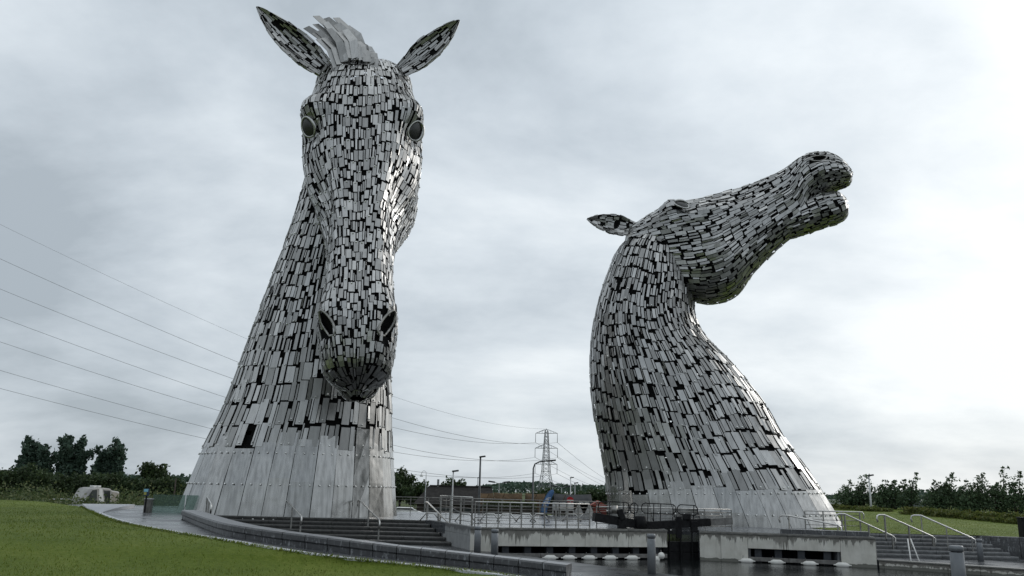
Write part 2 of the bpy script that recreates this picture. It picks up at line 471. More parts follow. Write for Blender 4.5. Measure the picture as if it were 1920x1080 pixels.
# upper plaza round the front sculpture, with the flank along the steps
PL = [(-30, Y1 + 0.3), (-30, 46.6), (-4.3, 46.6), (-3.2, 43.6), (8.0, 44.0), (9.3, Y1 + 0.3)]
tag(MB().prism(PL, -2.5, 0.0).build('plaza', M['plaza']), kind='structure')
tag(MB().prism([(-1.55, 39.5), (7.72, 41.74), (7.99, 43.98), (-3.19, 43.58)], -0.5, 0.002).build('lock_deck', M['plaza']), kind='structure')
tag(MB().prism([(11.62, 41.3), (15.28, 40.2), (15.3, 42.2), (11.62, 43.2)], -0.5, 0.0).build('basin_deck', M['plaza']), kind='structure')
RL = [(9.35, 41.75), (11.6, 41.15), (11.6, 43.2), (15.3, 42.2), (15.3, 40.1), (16.9, 39.6), (17.2, 43.6), (27.5, 43.6), (70, 43.6), (70, Y1 + 0.3), (10.9, Y1 + 0.3)]
tag(MB().prism(RL, -2.5, -0.004).build('plaza_beyond_lock', M['plaza']), kind='structure')
tag(MB().prism([(16.95, 39.75), (21.3, 36.3), (34, 26), (69, 12), (69, 43.55), (17.2, 43.55)], -2.5, ZT).build('landing', M['paving']), kind='structure')

# lawn edge (kerb) and curved bench wall, as polylines in plan with their own heights
KP = [on(x, y, z) for x, y, z in [(153, 951, 0.02), (180, 966, 0.01), (222, 981, 0.0), (305, 998, -0.03), (417, 1016, -0.12), (481, 1027, -0.20), (607, 1045, -0.40), (780, 1063, -0.64), (900, 1076, -0.80)]]
KP += [KP[-1] + (KP[-1] - KP[-2]) * 0.7 + Vector((0, -0.3, 0)), Vector((4.0, 18.0, -0.98)), Vector((6.0, 8.0, -0.98)), Vector((7.0, -24.0, -0.98))]
WP = [on(x, y, z) + Vector((0, 0, 0.42)) for x, y, z in [(340, 974, 0.0), (403, 1000, -0.08), (481, 1016, -0.20), (585, 1030, -0.36), (711, 1046, -0.54), (810, 1057, -0.68), (900, 1067, -0.80), (980, 1076, -0.90), (1062, 1086, -0.99)]]
def resample(pts, n):
    """smooth Catmull-Rom resampling of a 3-D polyline to n points, equal steps"""
    P = np.array([tuple(p) for p in pts]); m = len(P); o = []
    for i in range(m - 1):
        p0, p1, p2, p3 = P[max(i - 1, 0)], P[i], P[i + 1], P[min(i + 2, m - 1)]
        for k in range(24):
            t = k / 24
            o.append(0.5 * ((2 * p1) + (p2 - p0) * t + (2 * p0 - 5 * p1 + 4 * p2 - p3) * t * t + (3 * p1 - p0 - 3 * p2 + p3) * t ** 3))
    o.append(P[-1]); o = np.array(o)
    d = np.r_[0, np.cumsum(np.linalg.norm(np.diff(o, axis=0), axis=1))]
    s = np.linspace(0, d[-1], n)
    return [Vector((np.interp(x, d, o[:, 0]), np.interp(x, d, o[:, 1]), np.interp(x, d, o[:, 2]))) for x in s]
def offset(pts, dist):
    r = []
    for i, p in enumerate(pts):
        t = pts[min(i + 1, len(pts) - 1)] - pts[max(i - 1, 0)]
        nrm = Vector((-t.y, t.x, 0)).normalized()
        r.append(p + nrm * dist)
    return r
K = resample(KP, 60)
# lawn: sheet from the kerb outward to the left, gently mounded
OUT = resample([Vector(p) for p in [(-34, 62.2, 0.05), (-62, 62.2, 0.1), (-69.9, 50, 0.1), (-69.9, 30, 0.1), (-69.9, 5, 0.1), (-69.9, -24.9, 0.1), (-40, -24.9, 0.0), (-10, -24.9, -0.5), (6.9, -24.9, -0.98)]], 60)
NS = 40
lv = []
for i in range(60):
    for j in range(NS + 1):
        f = (j / NS) ** 1.7
        p = K[i].lerp(OUT[i], f)
        dd = (OUT[i] - K[i]).length * f
        p.z = p.z + 0.10 * (1 - math.exp(-dd / 14.0)) + 0.03 * math.sin(p.x * 0.5) * math.sin(p.y * 0.37) * min(1, dd / 6) + 0.035
        lv.append(tuple(p))
Q = np.array([(i * (NS + 1) + j, (i + 1) * (NS + 1) + j, (i + 1) * (NS + 1) + j + 1, i * (NS + 1) + j + 1) for i in range(59) for j in range(NS)])
lawn_me = fast_mesh('lawn', np.array(lv), Q, M['lawn'], True)
lawn = tag(link('lawn', lawn_me), kind='structure')
LV = np.array(lv)
# grass blades on the nearer lawn
def blades(me_v, quads, n, hmin, hmax, wdt, pred):
    a, b_, c, d = (me_v[quads[:, k]] for k in range(4))
    area = np.linalg.norm(np.cross(b_ - a, d - a), axis=1)
    ctr = (a + c) / 2
    wgt = area * pred(ctr)
    idx = rng.choice(len(quads), n, p=wgt / wgt.sum())
    u, v = rng.random((n, 1)), rng.random((n, 1))
    p = (a[idx] * (1 - u) + b_[idx] * u) * (1 - v) + (d[idx] * (1 - u) + c[idx] * u) * v
    ang = rng.random(n) * 2 * math.pi
    h = rng.uniform(hmin, hmax, n)
    dx = np.stack([np.cos(ang), np.sin(ang), 0 * ang], 1) * wdt
    tip = p + np.stack([rng.normal(0, 0.4, n) * h, rng.normal(0, 0.4, n) * h, h], 1)
    V = np.stack([p - dx, p + dx, tip], 1).reshape(-1, 3)
    return V, np.arange(n * 3).reshape(-1, 3)
V, T3 = blades(LV, Q, 150000, 0.03, 0.075, 0.012, lambda c: np.where((c[:, 1] > 14) & (c[:, 1] < 62), 1.0 / np.clip(c[:, 1] - 8, 6, 60) ** 1.1, 0.0))
tag(link('lawn_grass', fast_mesh('lawn_grass', V, T3, M['blade'])), 'short mown grass blades covering the sloping lawn', 'grass', kind='stuff')

ne = 9000
ei = rng.uniform(0, 34, ne); i0 = ei.astype(int); fr_ = (ei - i0)[:, None]
Ka = np.array([tuple(p) for p in K]); pe = Ka[i0] * (1 - fr_) + Ka[i0 + 1] * fr_ + np.stack([rng.normal(0, 0.05, ne), rng.normal(0, 0.05, ne), np.full(ne, 0.02)], 1)
he = rng.uniform(0.04, 0.12, ne)
de = np.stack([rng.normal(0, 1, ne), rng.normal(0, 1, ne), 0 * he], 1) * 0.014
te = pe + np.stack([rng.normal(0.02, 0.05, ne), rng.normal(0.02, 0.05, ne), he], 1)
tag(link('edge_grass', fast_mesh('edge_grass', np.stack([pe - de, pe + de, te], 1).reshape(-1, 3), np.arange(ne * 3).reshape(-1, 3), M['blade'])), 'ragged longer grass along the kerb of the left lawn', 'grass', kind='stuff')
# path: wet paving between the kerb and the bench wall
WO = resample(WP, 60)
wob = [Vector((p.x, p.y, p.z - 0.42)) for p in WO]
pb = [Vector((-20.5, 58, 0.004)), Vector((-17.5, 50, 0.004))] + [Vector((p.x, p.y, p.z + 0.004)) for p in wob] + [Vector((4.5, 22, -0.985)), Vector((9, 8, -0.985)), Vector((12, -24, -0.985))]
pbr = resample([pb[0], pb[1]] + pb[2:-3:6] + [pb[-4]] + pb[-3:], 60)
m_ = MB()
kk = [Vector((p.x, p.y, p.z + 0.004)) for p in resample(KP, 60)]
for i in range(59):
    m_.add([kk[i], pbr[i], pbr[i + 1], kk[i + 1]], [(0, 1, 2, 3)])
tag(m_.build('path', M['paving']), kind='structure')
# pale kerb stones along the lawn edge: wide at the far end, where they turn round into a low seat
KR = resample(KP[:10], 40)
kin = [KR[i] + (offset(KR, 1)[i] - KR[i]) * (0.45 + 2.6 * max(0, 1 - i / 10.0) ** 1.2) for i in range(40)]
kerb = empty('lawn_kerb', KR[10], 'pale wet stone kerb curving between the left lawn and path', 'kerb')
for i in range(0, 39):
    a, b_, c, d = KR[i], KR[i + 1], kin[i + 1], kin[i]
    e = (b_ - a) * 0.006
    hz = 0.05 + 0.16 * max(0, 1 - i / 9.0)
    poly = [a + e, b_ - e, c - e, d + e]
    MB().prism([(p.x, p.y) for p in poly], [p.z - 0.25 for p in poly], [max(a.z, -2) + hz, b_.z + hz, b_.z + hz, a.z + hz]).build('kerb_stone', M['kerb'], kerb)
# bench wall: rounded granite coping stones on a recessed base course
wall = empty('curved_bench_wall', WO[0], 'long curved dark granite bench wall sweeping past the left steps', 'wall')
WI = offset(WO, 0.78)
nst = 30
Wn = resample(WP, nst * 4 + 1)
hook = []
for s_ in range(nst):
    seg = Wn[s_ * 4:s_ * 4 + 5]
    t0 = (seg[1] - seg[0]).normalized() * 0.012
    seg = [seg[0] + t0] + seg[1:4] + [seg[4] - t0]
    allo = offset(Wn, 1.0)
    prof = [(0.05, -0.25), (0.0, -0.2), (0.0, -0.05), (0.05, 0.0), (0.74, 0.0), (0.80, -0.05), (0.80, -0.2), (0.74, -0.25)]
    m_ = MB(); vv = []
    for q, p in enumerate(seg):
        nn = (allo[s_ * 4 + q] - Wn[s_ * 4 + q])
        vv += [p + nn * a + Vector((0, 0, b_)) for a, b_ in prof]
    n = len(prof)
    fs = [(q * n + k, q * n + (k + 1) % n, (q + 1) * n + (k + 1) % n, (q + 1) * n + k) for q in range(4) for k in range(n)]
    fs += [tuple(reversed(range(n))), tuple(4 * n + k for k in range(n))]
    m_.add(vv, fs).build('coping_stone', M['granite'], wall, normals=True)
    m_ = MB(); vv = []
    for q, p in enumerate(seg):
        nn = (allo[s_ * 4 + q] - Wn[s_ * 4 + q])
        vv += [p + nn * a + Vector((0, 0, b_)) for a, b_ in ((0.06, -1.3), (0.06, -0.253), (0.72, -0.253), (0.72, -1.3))]
    fs = [(q * 4 + k, q * 4 + (k + 1) % 4, (q + 1) * 4 + (k + 1) % 4, (q + 1) * 4 + k) for q in range(4) for k in range(4)] + [(3, 2, 1, 0), (16, 17, 18, 19)]
    m_.add(vv, fs).build('base_stone', M['granite'], wall, normals=True)
# round end of the wall at its upper left end
e0 = WO[0]; n0 = (WI[0] - WO[0]).normalized()
ec = e0 + n0 * 0.4
mb = MB().lathe((ec.x - 0.05, ec.y + 0.1, e0.z - 0.005), [(0.36, -1.2), (0.36, -0.25), (0.42, -0.2), (0.42, -0.05), (0.38, 0.0)], 16)
mb.build('end_stone', M['granite'], wall)

# steps up to the front sculpture: six courses of granite blocks
def flight(name, label, x0s, x1s, ys, ztop, rise, mat_, back, stone=1.7):
    st = empty(name, (0.5 * (x0s[0] + x1s[0]), ys[0], ztop - rise * len(ys)), label, 'steps')
    for i, y in enumerate(ys):
        z1 = ztop - rise * i - 0.001 * i
        x0_, x1_ = x0s[i], x1s[i]
        nst_ = max(1, int(round((x1_ - x0_) / stone)))
        cuts = [x0_ + (x1_ - x0_) * k / nst_ + (random.uniform(-0.25, 0.25) if 0 < k < nst_ else 0) for k in range(nst_ + 1)]
        for k in range(nst_):
            a, b_ = cuts[k] + 0.012, cuts[k + 1] - 0.012
            yb = back if i == 0 else ys[i - 1] + 0.05
            zl = z1 - rise + 0.004
            r_ = 0.035
            prof = [(y + 0.03, zl), (y + 0.03, zl + rise * 0.30), (y, zl + rise * 0.36), (y, z1 - r_), (y + r_, z1), (yb, z1), (yb, zl)]
            n = len(prof)
            vv = [(a, p[0], p[1]) for p in prof] + [(b_, p[0], p[1]) for p in prof]
            fs = [tuple(range(n)), tuple(reversed(range(n, 2 * n)))] + [((q + 1) % n, q, n + q, n + (q + 1) % n) for q in range(n)]
            MB().add(vv, fs).build('step_stone', mat_, st)
    return st
ys = [46.4 - 0.88 * i for i in range(6)]
flight('stone_steps', 'dark wet granite steps below the front steel horse head', [-17.2] * 1 + [-15.6, -14.0, -12.4, -10.6, -8.8], [-4.35 + 0.34 * i for i in range(6)], ys, 0.0, 0.1665, M['step'], 46.62)
# concrete flank wall between the steps and the lock platform
fl = empty('flank_wall', (-1.6, 39.5, ZT), 'grey concrete flank wall at the right end of the left steps', 'wall')
def slab_line(p0, p1, th, z0, z1, name, m, parent, side=1, gap=0.006):
    p0, p1 = Vector((*p0, 0)), Vector((*p1, 0))
    t = (p1 - p0).normalized(); nn = Vector((-t.y, t.x, 0)) * side
    a, b_ = p0 + t * gap, p1 - t * gap
    poly = [a, b_, b_ + nn * th, a + nn * th]
    if side < 0: poly.reverse()
    return MB().prism([(p.x, p.y) for p in poly], z0, z1).build(name, m, parent, 0.012)
Fa, Fb = Vector((-4.22, 46.45)), Vector((-1.62, 39.3))
for k in range(3):
    a, b_ = Fa.lerp(Fb, k / 3), Fa.lerp(Fb, (k + 1) / 3)
    for z0, z1 in ((-1.6, -0.36), (-0.354, 0.03)):
        slab_line(a, b_, 0.32, z0, z1, 'concrete_panel', M['greyconc'], fl)
# lock side wall: pale stained concrete beam carried on piles over a void backed by a shade-coloured slab
def quay(name, label, pts, ztop, zbot, solid, mats, cop=0.09):
    q = empty(name, (pts[0][0], pts[0][1], ZW), label, 'wall')
    for k in range(len(pts) - 1):
        a, b_ = Vector(pts[k]), Vector(pts[k + 1])
        zb = zbot[k]
        slab_line(a, b_, 0.45, zb, ztop - cop, 'wall_panel', mats[0], q, 1)
        t = (b_ - a).normalized(); nn = Vector((-t.y, t.x))
        slab_line(a - nn * 0.05, b_ - nn * 0.05, 0.62, ztop - cop + 0.003, ztop + 0.008, 'coping', mats[1], q, 1, 0.003)
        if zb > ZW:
            slab_line(a + nn * 1.5, b_ + nn * 1.5, 0.15, -2.4, zb - 0.01, 'void_shade_back', mats[2], q, 1, 0)  # added back slab, the void's shade painted as its colour
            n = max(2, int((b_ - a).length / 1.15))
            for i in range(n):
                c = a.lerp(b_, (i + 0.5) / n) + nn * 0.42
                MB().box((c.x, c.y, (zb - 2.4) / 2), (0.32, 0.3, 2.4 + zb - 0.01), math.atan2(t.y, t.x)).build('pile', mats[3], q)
            slab_line(a + nn * 0.02, b_ + nn * 0.02, 0.16, ZW + 0.06, ZW + 0.24, 'fender_beam', M['fender'], q, 1, 0.01)
    return q
QA = [(-1.62, 39.3), (-0.45, 39.45), (1.6, 39.95), (3.7, 40.5), (5.8, 41.05), (7.75, 41.6)]
quay('lock_platform_wall', 'pale stained concrete platform wall below the central steel railing', QA, 0.0, [-1.5, -0.80, -0.80, -0.80, -0.80], None, (M['lockwall'], M['coping'], M['void_shade'], M['pile']))
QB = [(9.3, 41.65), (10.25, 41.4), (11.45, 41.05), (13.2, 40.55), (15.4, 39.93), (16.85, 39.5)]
quay('basin_wall', 'pale stained concrete basin wall in front of the raised horse head', QB, -0.02, [-2.4, -2.4, -0.72, -0.72, -2.4], None, (M['lockwall'], M['coping'], M['void_shade'], M['pile']))
sw = empty('side_return_wall', (16.9, 41, ZT), 'pale concrete return wall beside the right hand steps', 'wall')
slab_line((16.98, 39.75), (17.3, 43.5), 0.3, -2.4, -0.03, 'wall_panel', M['lockwall'], sw, 1)
QC = [(16.95, 39.55), (19.3, 37.85), (20.2, 37.1), (23.5, 34.4), (29, 30.0), (36, 25)]
quay('landing_wall', 'low pale concrete quay wall under the right landing', QC, ZT + 0.01, [-2.4] * 5, None, (concrete('stained_low_concrete', (0.48, 0.465, 0.41), (0.60, 0.585, 0.53), (0.07, 0.06, 0.05), ZT - 0.05, 0.35), M['coping'], M['void_shade'], M['pile']), 0.06)
# dark stone seat kerb on the basin wall
sk = empty('stone_seat_kerb', (14, 40.5, 0), 'dark granite seat kerb lying on top of the basin wall', 'kerb')
for k in range(4):
    a, b_ = Vector((13.0, 41.0)).lerp(Vector((16.75, 39.9)), k / 4), Vector((13.0, 41.0)).lerp(Vector((16.75, 39.9)), (k + 1) / 4)
    slab_line(a, b_, 0.5, -0.01, 0.2, 'kerb_block', M['granite'], sk)
# right-hand steps, flank wall and lawn
ysr = [43.4 - 0.42 * i for i in range(6)]
flight('landing_steps', 'grey stone steps rising from the right landing to the lawn', [17.35] * 6, [23.6 + 0.16 * i for i in range(6)], ysr, -0.01, 0.163, simple('pale_tread_stone', (0.085, 0.088, 0.09), (0.16, 0.163, 0.165), 5, 0.3, bmp=0.2), 43.62)
fr = empty('landing_flank_wall', (24.6, 42, ZT), 'grey stone block wall at the right of the landing steps', 'wall')
for k in range(3):
    a, b_ = Vector((23.2, 43.9)).lerp(Vector((26.3, 41.9)), k / 3), Vector((23.2, 43.9)).lerp(Vector((26.3, 41.9)), (k + 1) / 3)
    slab_line(a, b_, 0.5, -1.1, -0.2, 'stone_block', M['granite'], fr)
    slab_line(a, b_, 0.55, -0.195, 0.02, 'coping_stone', M['granite'], fr)
lw = empty('low_stone_wall', (28, 41.3, ZT), 'low wet stone wall edging the lawn at the far right', 'wall')
for k in range(5):
    a, b_ = Vector((25.2, 42.0)).lerp(Vector((35, 38.0)), k / 5), Vector((25.2, 42.0)).lerp(Vector((35, 38.0)), (k + 1) / 5)
    slab_line(a, b_, 0.5, -1.1, -0.45, 'stone_block', M['granite'], lw)
def hill(x, y):
    s_ = smooth01(44.5, 95, y + 0.15 * (x - 30)) * smooth01(16, 30, x)
    r_ = smooth01(26.5, 40, x) * (1 - smooth01(44, 56, y)) * 0.55
    return 0.02 + 0.95 * s_ - r_ * 0.9
hx, hy = np.linspace(17.4, 140, 70), np.r_[np.linspace(43.63, 60, 22), np.linspace(62, 130, 30)]
hv = []
for y in hy:
    for x in hx:
        yy = y
        if y < 46 and x > 24: yy = y - (46 - y) * min(1, (x - 24) / 10) * 2.2
        hv.append((x, yy, float(hill(x, yy))))
nx = len(hx)
HQ = np.array([(j * nx + i, j * nx + i + 1, (j + 1) * nx + i + 1, (j + 1) * nx + i) for j in range(len(hy) - 1) for i in range(nx - 1)])
tag(link('lawn_beyond_steps', fast_mesh('lawn_beyond_steps', np.array(hv), HQ, M['lawn'], True)), kind='structure')
V, T3 = blades(np.array(hv), HQ, 60000, 0.03, 0.06, 0.012, lambda c: np.where((c[:, 0] < 60) & (c[:, 1] < 90), 1.0, 0.0))
tag(link('slope_grass', fast_mesh('slope_grass', V, T3, M['blade'])), 'short grass blades on the slope behind the right steps', 'grass', kind='stuff')
# ---------------------------------------------------------------- steel horse-head sculptures
def hermite(xs, ys_, x):
    """smooth interpolation of table rows ys_ at xs (Catmull-Rom tangents)"""
    xs = np.array(xs, float); Y = np.array(ys_, float); x = np.atleast_1d(x)
    m = np.zeros_like(Y)
    for i in range(len(xs)):
        a, b = max(i - 1, 0), min(i + 1, len(xs) - 1)
        m[i] = (Y[b] - Y[a]) / (xs[b] - xs[a])
    i = np.clip(np.searchsorted(xs, x, 'right') - 1, 0, len(xs) - 2)
    h = (xs[i + 1] - xs[i]); t = (x - xs[i]) / h
    sh = (slice(None),) + (None,) * (Y.ndim - 1)
    t_, h_ = t[sh], h[sh]
    return (2 * t_ ** 3 - 3 * t_ ** 2 + 1) * Y[i] + (t_ ** 3 - 2 * t_ ** 2 + t_) * h_ * m[i] + (-2 * t_ ** 3 + 3 * t_ ** 2) * Y[i + 1] + (t_ ** 3 - t_ ** 2) * h_ * m[i + 1]
class Loft:
    """A closed-section surface sampled as P[i, j] (i along, j round); u, v in 0..1."""
    def __init__(s, P):
        s.P = P; s.M, s.N = P.shape[:2]
        s.ends()
    def ends(s):
        c = s.P.mean(1); d = np.r_[0, np.cumsum(np.linalg.norm(np.diff(s.P, axis=0), axis=2).mean(1))]
        s.len = d[-1]; s.ulen = d / d[-1]
        nx = np.concatenate([s.P, s.P[:, :1]], 1)
        s.circ = np.linalg.norm(np.diff(nx, axis=1), axis=2).sum(1)
        du = np.gradient(s.P, axis=0)
        dv = np.roll(s.P, -1, 1) - np.roll(s.P, 1, 1)
        n = np.cross(du, dv)
        n /= np.maximum(np.linalg.norm(n, axis=2, keepdims=True), 1e-9)
        out_ = (n * (s.P - c[:, None])).sum()
        s.Nm = n if out_ > 0 else -n
    def push(s, amount):
        s.P = s.P + s.Nm * amount[..., None]; s.ends()
    def samp(s, A, u, v):
        u = np.clip(np.asarray(u), 0, 1); v = np.asarray(v) % 1.0
        fi = np.interp(u, s.ulen, np.arange(s.M)); i0 = np.minimum(fi.astype(int), s.M - 2); a = (fi - i0)[..., None]
        fj = v * s.N; j0 = fj.astype(int) % s.N; b = (fj - np.floor(fj))[..., None]; j1 = (j0 + 1) % s.N
        return (A[i0, j0] * (1 - a) + A[i0 + 1, j0] * a) * (1 - b) + (A[i0, j1] * (1 - a) + A[i0 + 1, j1] * a) * b
    def pt(s, u, v): return s.samp(s.P, u, v)
    def nm(s, u, v):
        n = s.samp(s.Nm, u, v); return n / np.maximum(np.linalg.norm(n, axis=-1, keepdims=True), 1e-9)
    def circ_at(s, u): return float(np.interp(u, s.ulen, s.circ))
    def quads(s):
        i, j = np.meshgrid(np.arange(s.M - 1), np.arange(s.N), indexing='ij'); i, j = i.ravel(), j.ravel(); k = (j + 1) % s.N
        return np.stack([i * s.N + j, i * s.N + k, (i + 1) * s.N + k, (i + 1) * s.N + j], 1)
    def shell(s, inset):
        V = (s.P - s.Nm * inset).reshape(-1, 3)
        return V, s.quads()
    def bvh(s):
        V = s.P.reshape(-1, 3); q = s.quads().tolist()
        q.append(list(range(s.N))[::-1]); q.append([(s.M - 1) * s.N + k for k in range(s.N)])
        return BVHTree.FromPolygons([tuple(p) for p in V], [tuple(f) for f in q])
def ring_arc(c, n):
    """closed polyline (k,2|3) starting at the dorsal point -> n points with equal steps"""
    c = np.concatenate([c, c[:1]]); d = np.r_[0, np.cumsum(np.linalg.norm(np.diff(c, axis=0), axis=1))]
    t = np.linspace(0, d[-1], n + 1)[:-1]
    return np.stack([np.interp(t, d, c[:, k]) for k in range(c.shape[1])], 1)
def closed_cr(C, sub=12):
    m = len(C); o = []
    for i in range(m):
        p0, p1, p2, p3 = C[i - 1], C[i], C[(i + 1) % m], C[(i + 2) % m]
        for k in range(sub):
            t = k / sub
            o.append(0.5 * ((2 * p1) + (p2 - p0) * t + (2 * p0 - 5 * p1 + 4 * p2 - p3) * t * t + (3 * p1 - p0 - 3 * p2 + p3) * t ** 3))
    return np.array(o)
def frame(p0, p1, hint):
    p0, p1 = Vector(p0), Vector(p1)
    Ln = (p1 - p0).length; a = (p1 - p0) / Ln
    d = Vector(hint); d = (d - a * d.dot(a)).normalized()
    l = a.cross(d)
    return p0, Ln, np.array(a), np.array(d), np.array(l)
# horse head sections: s, top T, brow half-width wd, mid (wm, dm), jaw (wv, dv), bottom B  (all in head lengths)
HEAD = [
    (-0.035, -0.085, 0.04, 0.07, -0.13, 0.06, -0.17, -0.19),
    (0.00, -0.020, 0.085, 0.122, -0.11, 0.10, -0.20, -0.24),
    (0.08, 0.014, 0.095, 0.128, -0.09, 0.11, -0.25, -0.32),
    (0.17, 0.030, 0.098, 0.142, -0.075, 0.118, -0.29, -0.37),
    (0.26, 0.028, 0.098, 0.150, -0.080, 0.120, -0.31, -0.39),
    (0.36, 0.016, 0.078, 0.138, -0.115, 0.118, -0.30, -0.38),
    (0.46, 0.006, 0.062, 0.108, -0.120, 0.098, -0.265, -0.33),
    (0.56, 0.000, 0.054, 0.084, -0.105, 0.074, -0.205, -0.25),
    (0.66, 0.000, 0.050, 0.074, -0.095, 0.062, -0.165, -0.205),
    (0.75, 0.004, 0.052, 0.076, -0.085, 0.058, -0.140, -0.165),
    (0.83, 0.008, 0.056, 0.080, -0.080, 0.054, -0.135, -0.152),
    (0.89, 0.004, 0.056, 0.080, -0.080, 0.052, -0.135, -0.150),
    (0.94, -0.012, 0.052, 0.074, -0.085, 0.050, -0.130, -0.146),
    (0.98, -0.034, 0.042, 0.060, -0.090, 0.044, -0.124, -0.140),
    (1.005, -0.088, 0.006, 0.010, -0.095, 0.008, -0.102, -0.106),
]
HEAD_OPEN = [r[:6] + (r[6] * q, r[7] * q) for r, q in zip([r for r in HEAD if r[0] < 0.5], (1, 1, 1.06, 1.12, 1.18, 1.20, 1.18))] + [
    (0.56, 0.000, 0.054, 0.090, -0.115, 0.090, -0.260, -0.335), (0.66, 0.002, 0.052, 0.080, -0.110, 0.078, -0.225, -0.292),
    (0.74, 0.008, 0.055, 0.082, -0.105, 0.070, -0.205, -0.262), (0.79, 0.022, 0.062, 0.088, -0.095, 0.064, -0.165, -0.195),
    (0.84, 0.034, 0.066, 0.098, -0.085, 0.060, -0.146, -0.162), (0.90, 0.028, 0.066, 0.100, -0.085, 0.058, -0.136, -0.150),
    (0.95, 0.002, 0.056, 0.086, -0.088, 0.052, -0.134, -0.150), (0.985, -0.044, 0.034, 0.054, -0.094, 0.038, -0.128, -0.146), (1.0, -0.090, 0.006, 0.010, -0.100, 0.008, -0.108, -0.112)]
JAW_OPEN = [(0.60, -0.235, 0.04, 0.05), (0.68, -0.230, 0.060, 0.066), (0.75, -0.226, 0.066, 0.074), (0.82, -0.224, 0.068, 0.076), (0.88, -0.226, 0.066, 0.074), (0.915, -0.226, 0.050, 0.060), (0.932, -0.222, 0.014, 0.018)]
JAW = [  # s, centre d, half-height, half-width
    (0.52, -0.215, 0.03, 0.055), (0.60, -0.205, 0.05, 0.062), (0.70, -0.190, 0.046, 0.058),
    (0.78, -0.180, 0.044, 0.056), (0.86, -0.182, 0.050, 0.060), (0.92, -0.186, 0.048, 0.055), (0.965, -0.180, 0.034, 0.040), (0.985, -0.176, 0.012, 0.018)]
def head_loft(fr, tbl=HEAD, M_=110, N_=96, wscale=1.0, deep=0.0):
    p0, Ln, a, d, l = fr
    xs = [r[0] for r in tbl]; s = np.linspace(xs[0], xs[-1], M_)
    Y = hermite(xs, [r[1:] for r in tbl], s)
    P = np.zeros((M_, N_, 3)); S = np.zeros((M_, N_)); A = np.zeros((M_, N_))
    for i in range(M_):
        T, wd, wm, dm, wv, dv, B = Y[i]
        td = T - 0.22 * wd
        k_ = 1 + deep * math.exp(-((s[i] - 0.55) / 0.28) ** 2)
        dv, B = dv * k_, B * k_
        C = np.array([(0, T), (wd, td), (wm, dm), (wv, dv), (wv * 0.45, B + 0.012), (-wv * 0.45, B + 0.012), (-wv, dv), (-wm, dm), (-wd, td)])
        R = ring_arc(closed_cr(C), N_)
        P[i] = np.array(p0) + Ln * (a * s[i] + R[:, :1] * wscale * l + R[:, 1:] * d)
        S[i] = s[i]; A[i] = R[:, 0]
        P2 = R
    lo = Loft(P); lo.s = S; lo.lat = A
    V = ((P - np.array(p0)) @ d) / Ln
    amt = np.zeros((M_, N_))
    def bmp(s0, l0, d0, rs, rl, amp):
        for sg in (-1, 1):
            amt[:] += amp * np.exp(-((S - s0) / rs) ** 2 - ((A - sg * l0) / rl) ** 2 - ((V - d0) / rl) ** 2)
    bmp(0.228, 0.122, 0.000, 0.042, 0.042, 0.034)      # brow ridge
    bmp(0.290, 0.140, -0.030, 0.030, 0.036, -0.024)    # eye socket
    bmp(0.39, 0.112, -0.095, 0.10, 0.030, 0.016)        # facial crest
    bmp(0.36, 0.125, -0.30, 0.10, 0.07, 0.016)         # cheek
    bmp(0.52, 0.085, -0.05, 0.10, 0.030, -0.010)
    bmp(0.865, 0.070, -0.020, 0.055, 0.040, 0.017)     # nostril flare
    bmp(0.890, 0.072, -0.020, 0.032, 0.026, -0.030)    # nostril opening
    amt[:] += 0.010 * np.exp(-((S - 0.145) / 0.07) ** 2 - (A / 0.05) ** 2 - ((V - 0.02) / 0.05) ** 2)
    lo.push(amt * Ln)
    return lo
def jaw_loft(fr, droop=0.0, tb=JAW, fat=1.0, smax=None, M_=50, N_=48):
    p0, Ln, a, d, l = fr
    xs = [r[0] for r in tb]; s = np.linspace(xs[0], xs[-1], M_); Y = hermite(xs, [r[1:] for r in tb], s); Y[:, 1:] *= fat
    if smax: s = xs[0] + (s - xs[0]) * (smax - xs[0]) / (xs[-1] - xs[0])
    P = np.zeros((M_, N_, 3)); th = np.linspace(0, 2 * math.pi, 200, endpoint=False)
    for i in range(M_):
        c, h, w_ = Y[i]
        c = c - droop * max(0, s[i] - 0.62) * 1.0
        e = 0.8
        R = np.stack([w_ * np.sign(np.sin(th)) * np.abs(np.sin(th)) ** e, h * np.sign(np.cos(th)) * np.abs(np.cos(th)) ** e], 1)
        R = ring_arc(R, N_)
        P[i] = np.array(p0) + Ln * (a * s[i] + R[:, :1] * l + (R[:, 1:] + c) * d)
    return Loft(P)
def tube_loft(st, M_=120, N_=120, start=(0, -1, 0)):
    """st rows: centre (3), lateral half vector (3), depth half vector (3), exponent"""
    k = np.arange(len(st)); u = np.linspace(0, len(st) - 1, M_)
    Y = hermite(k, [np.r_[r[0], r[1], r[2], [r[3]]] for r in st], u)
    th = np.linspace(0, 2 * math.pi, 240, endpoint=False)
    P = np.zeros((M_, N_, 3))
    for i in range(M_):
        c, A, B, e = Y[i, :3], Y[i, 3:6], Y[i, 6:9], Y[i, 9]
        cs, sn = np.cos(th), np.sin(th)
        R = c + (np.sign(sn) * np.abs(sn) ** e)[:, None] * A - (np.sign(cs) * np.abs(cs) ** e)[:, None] * B
        P[i] = ring_arc(R, N_)
    return Loft(P)
ALLP = {}
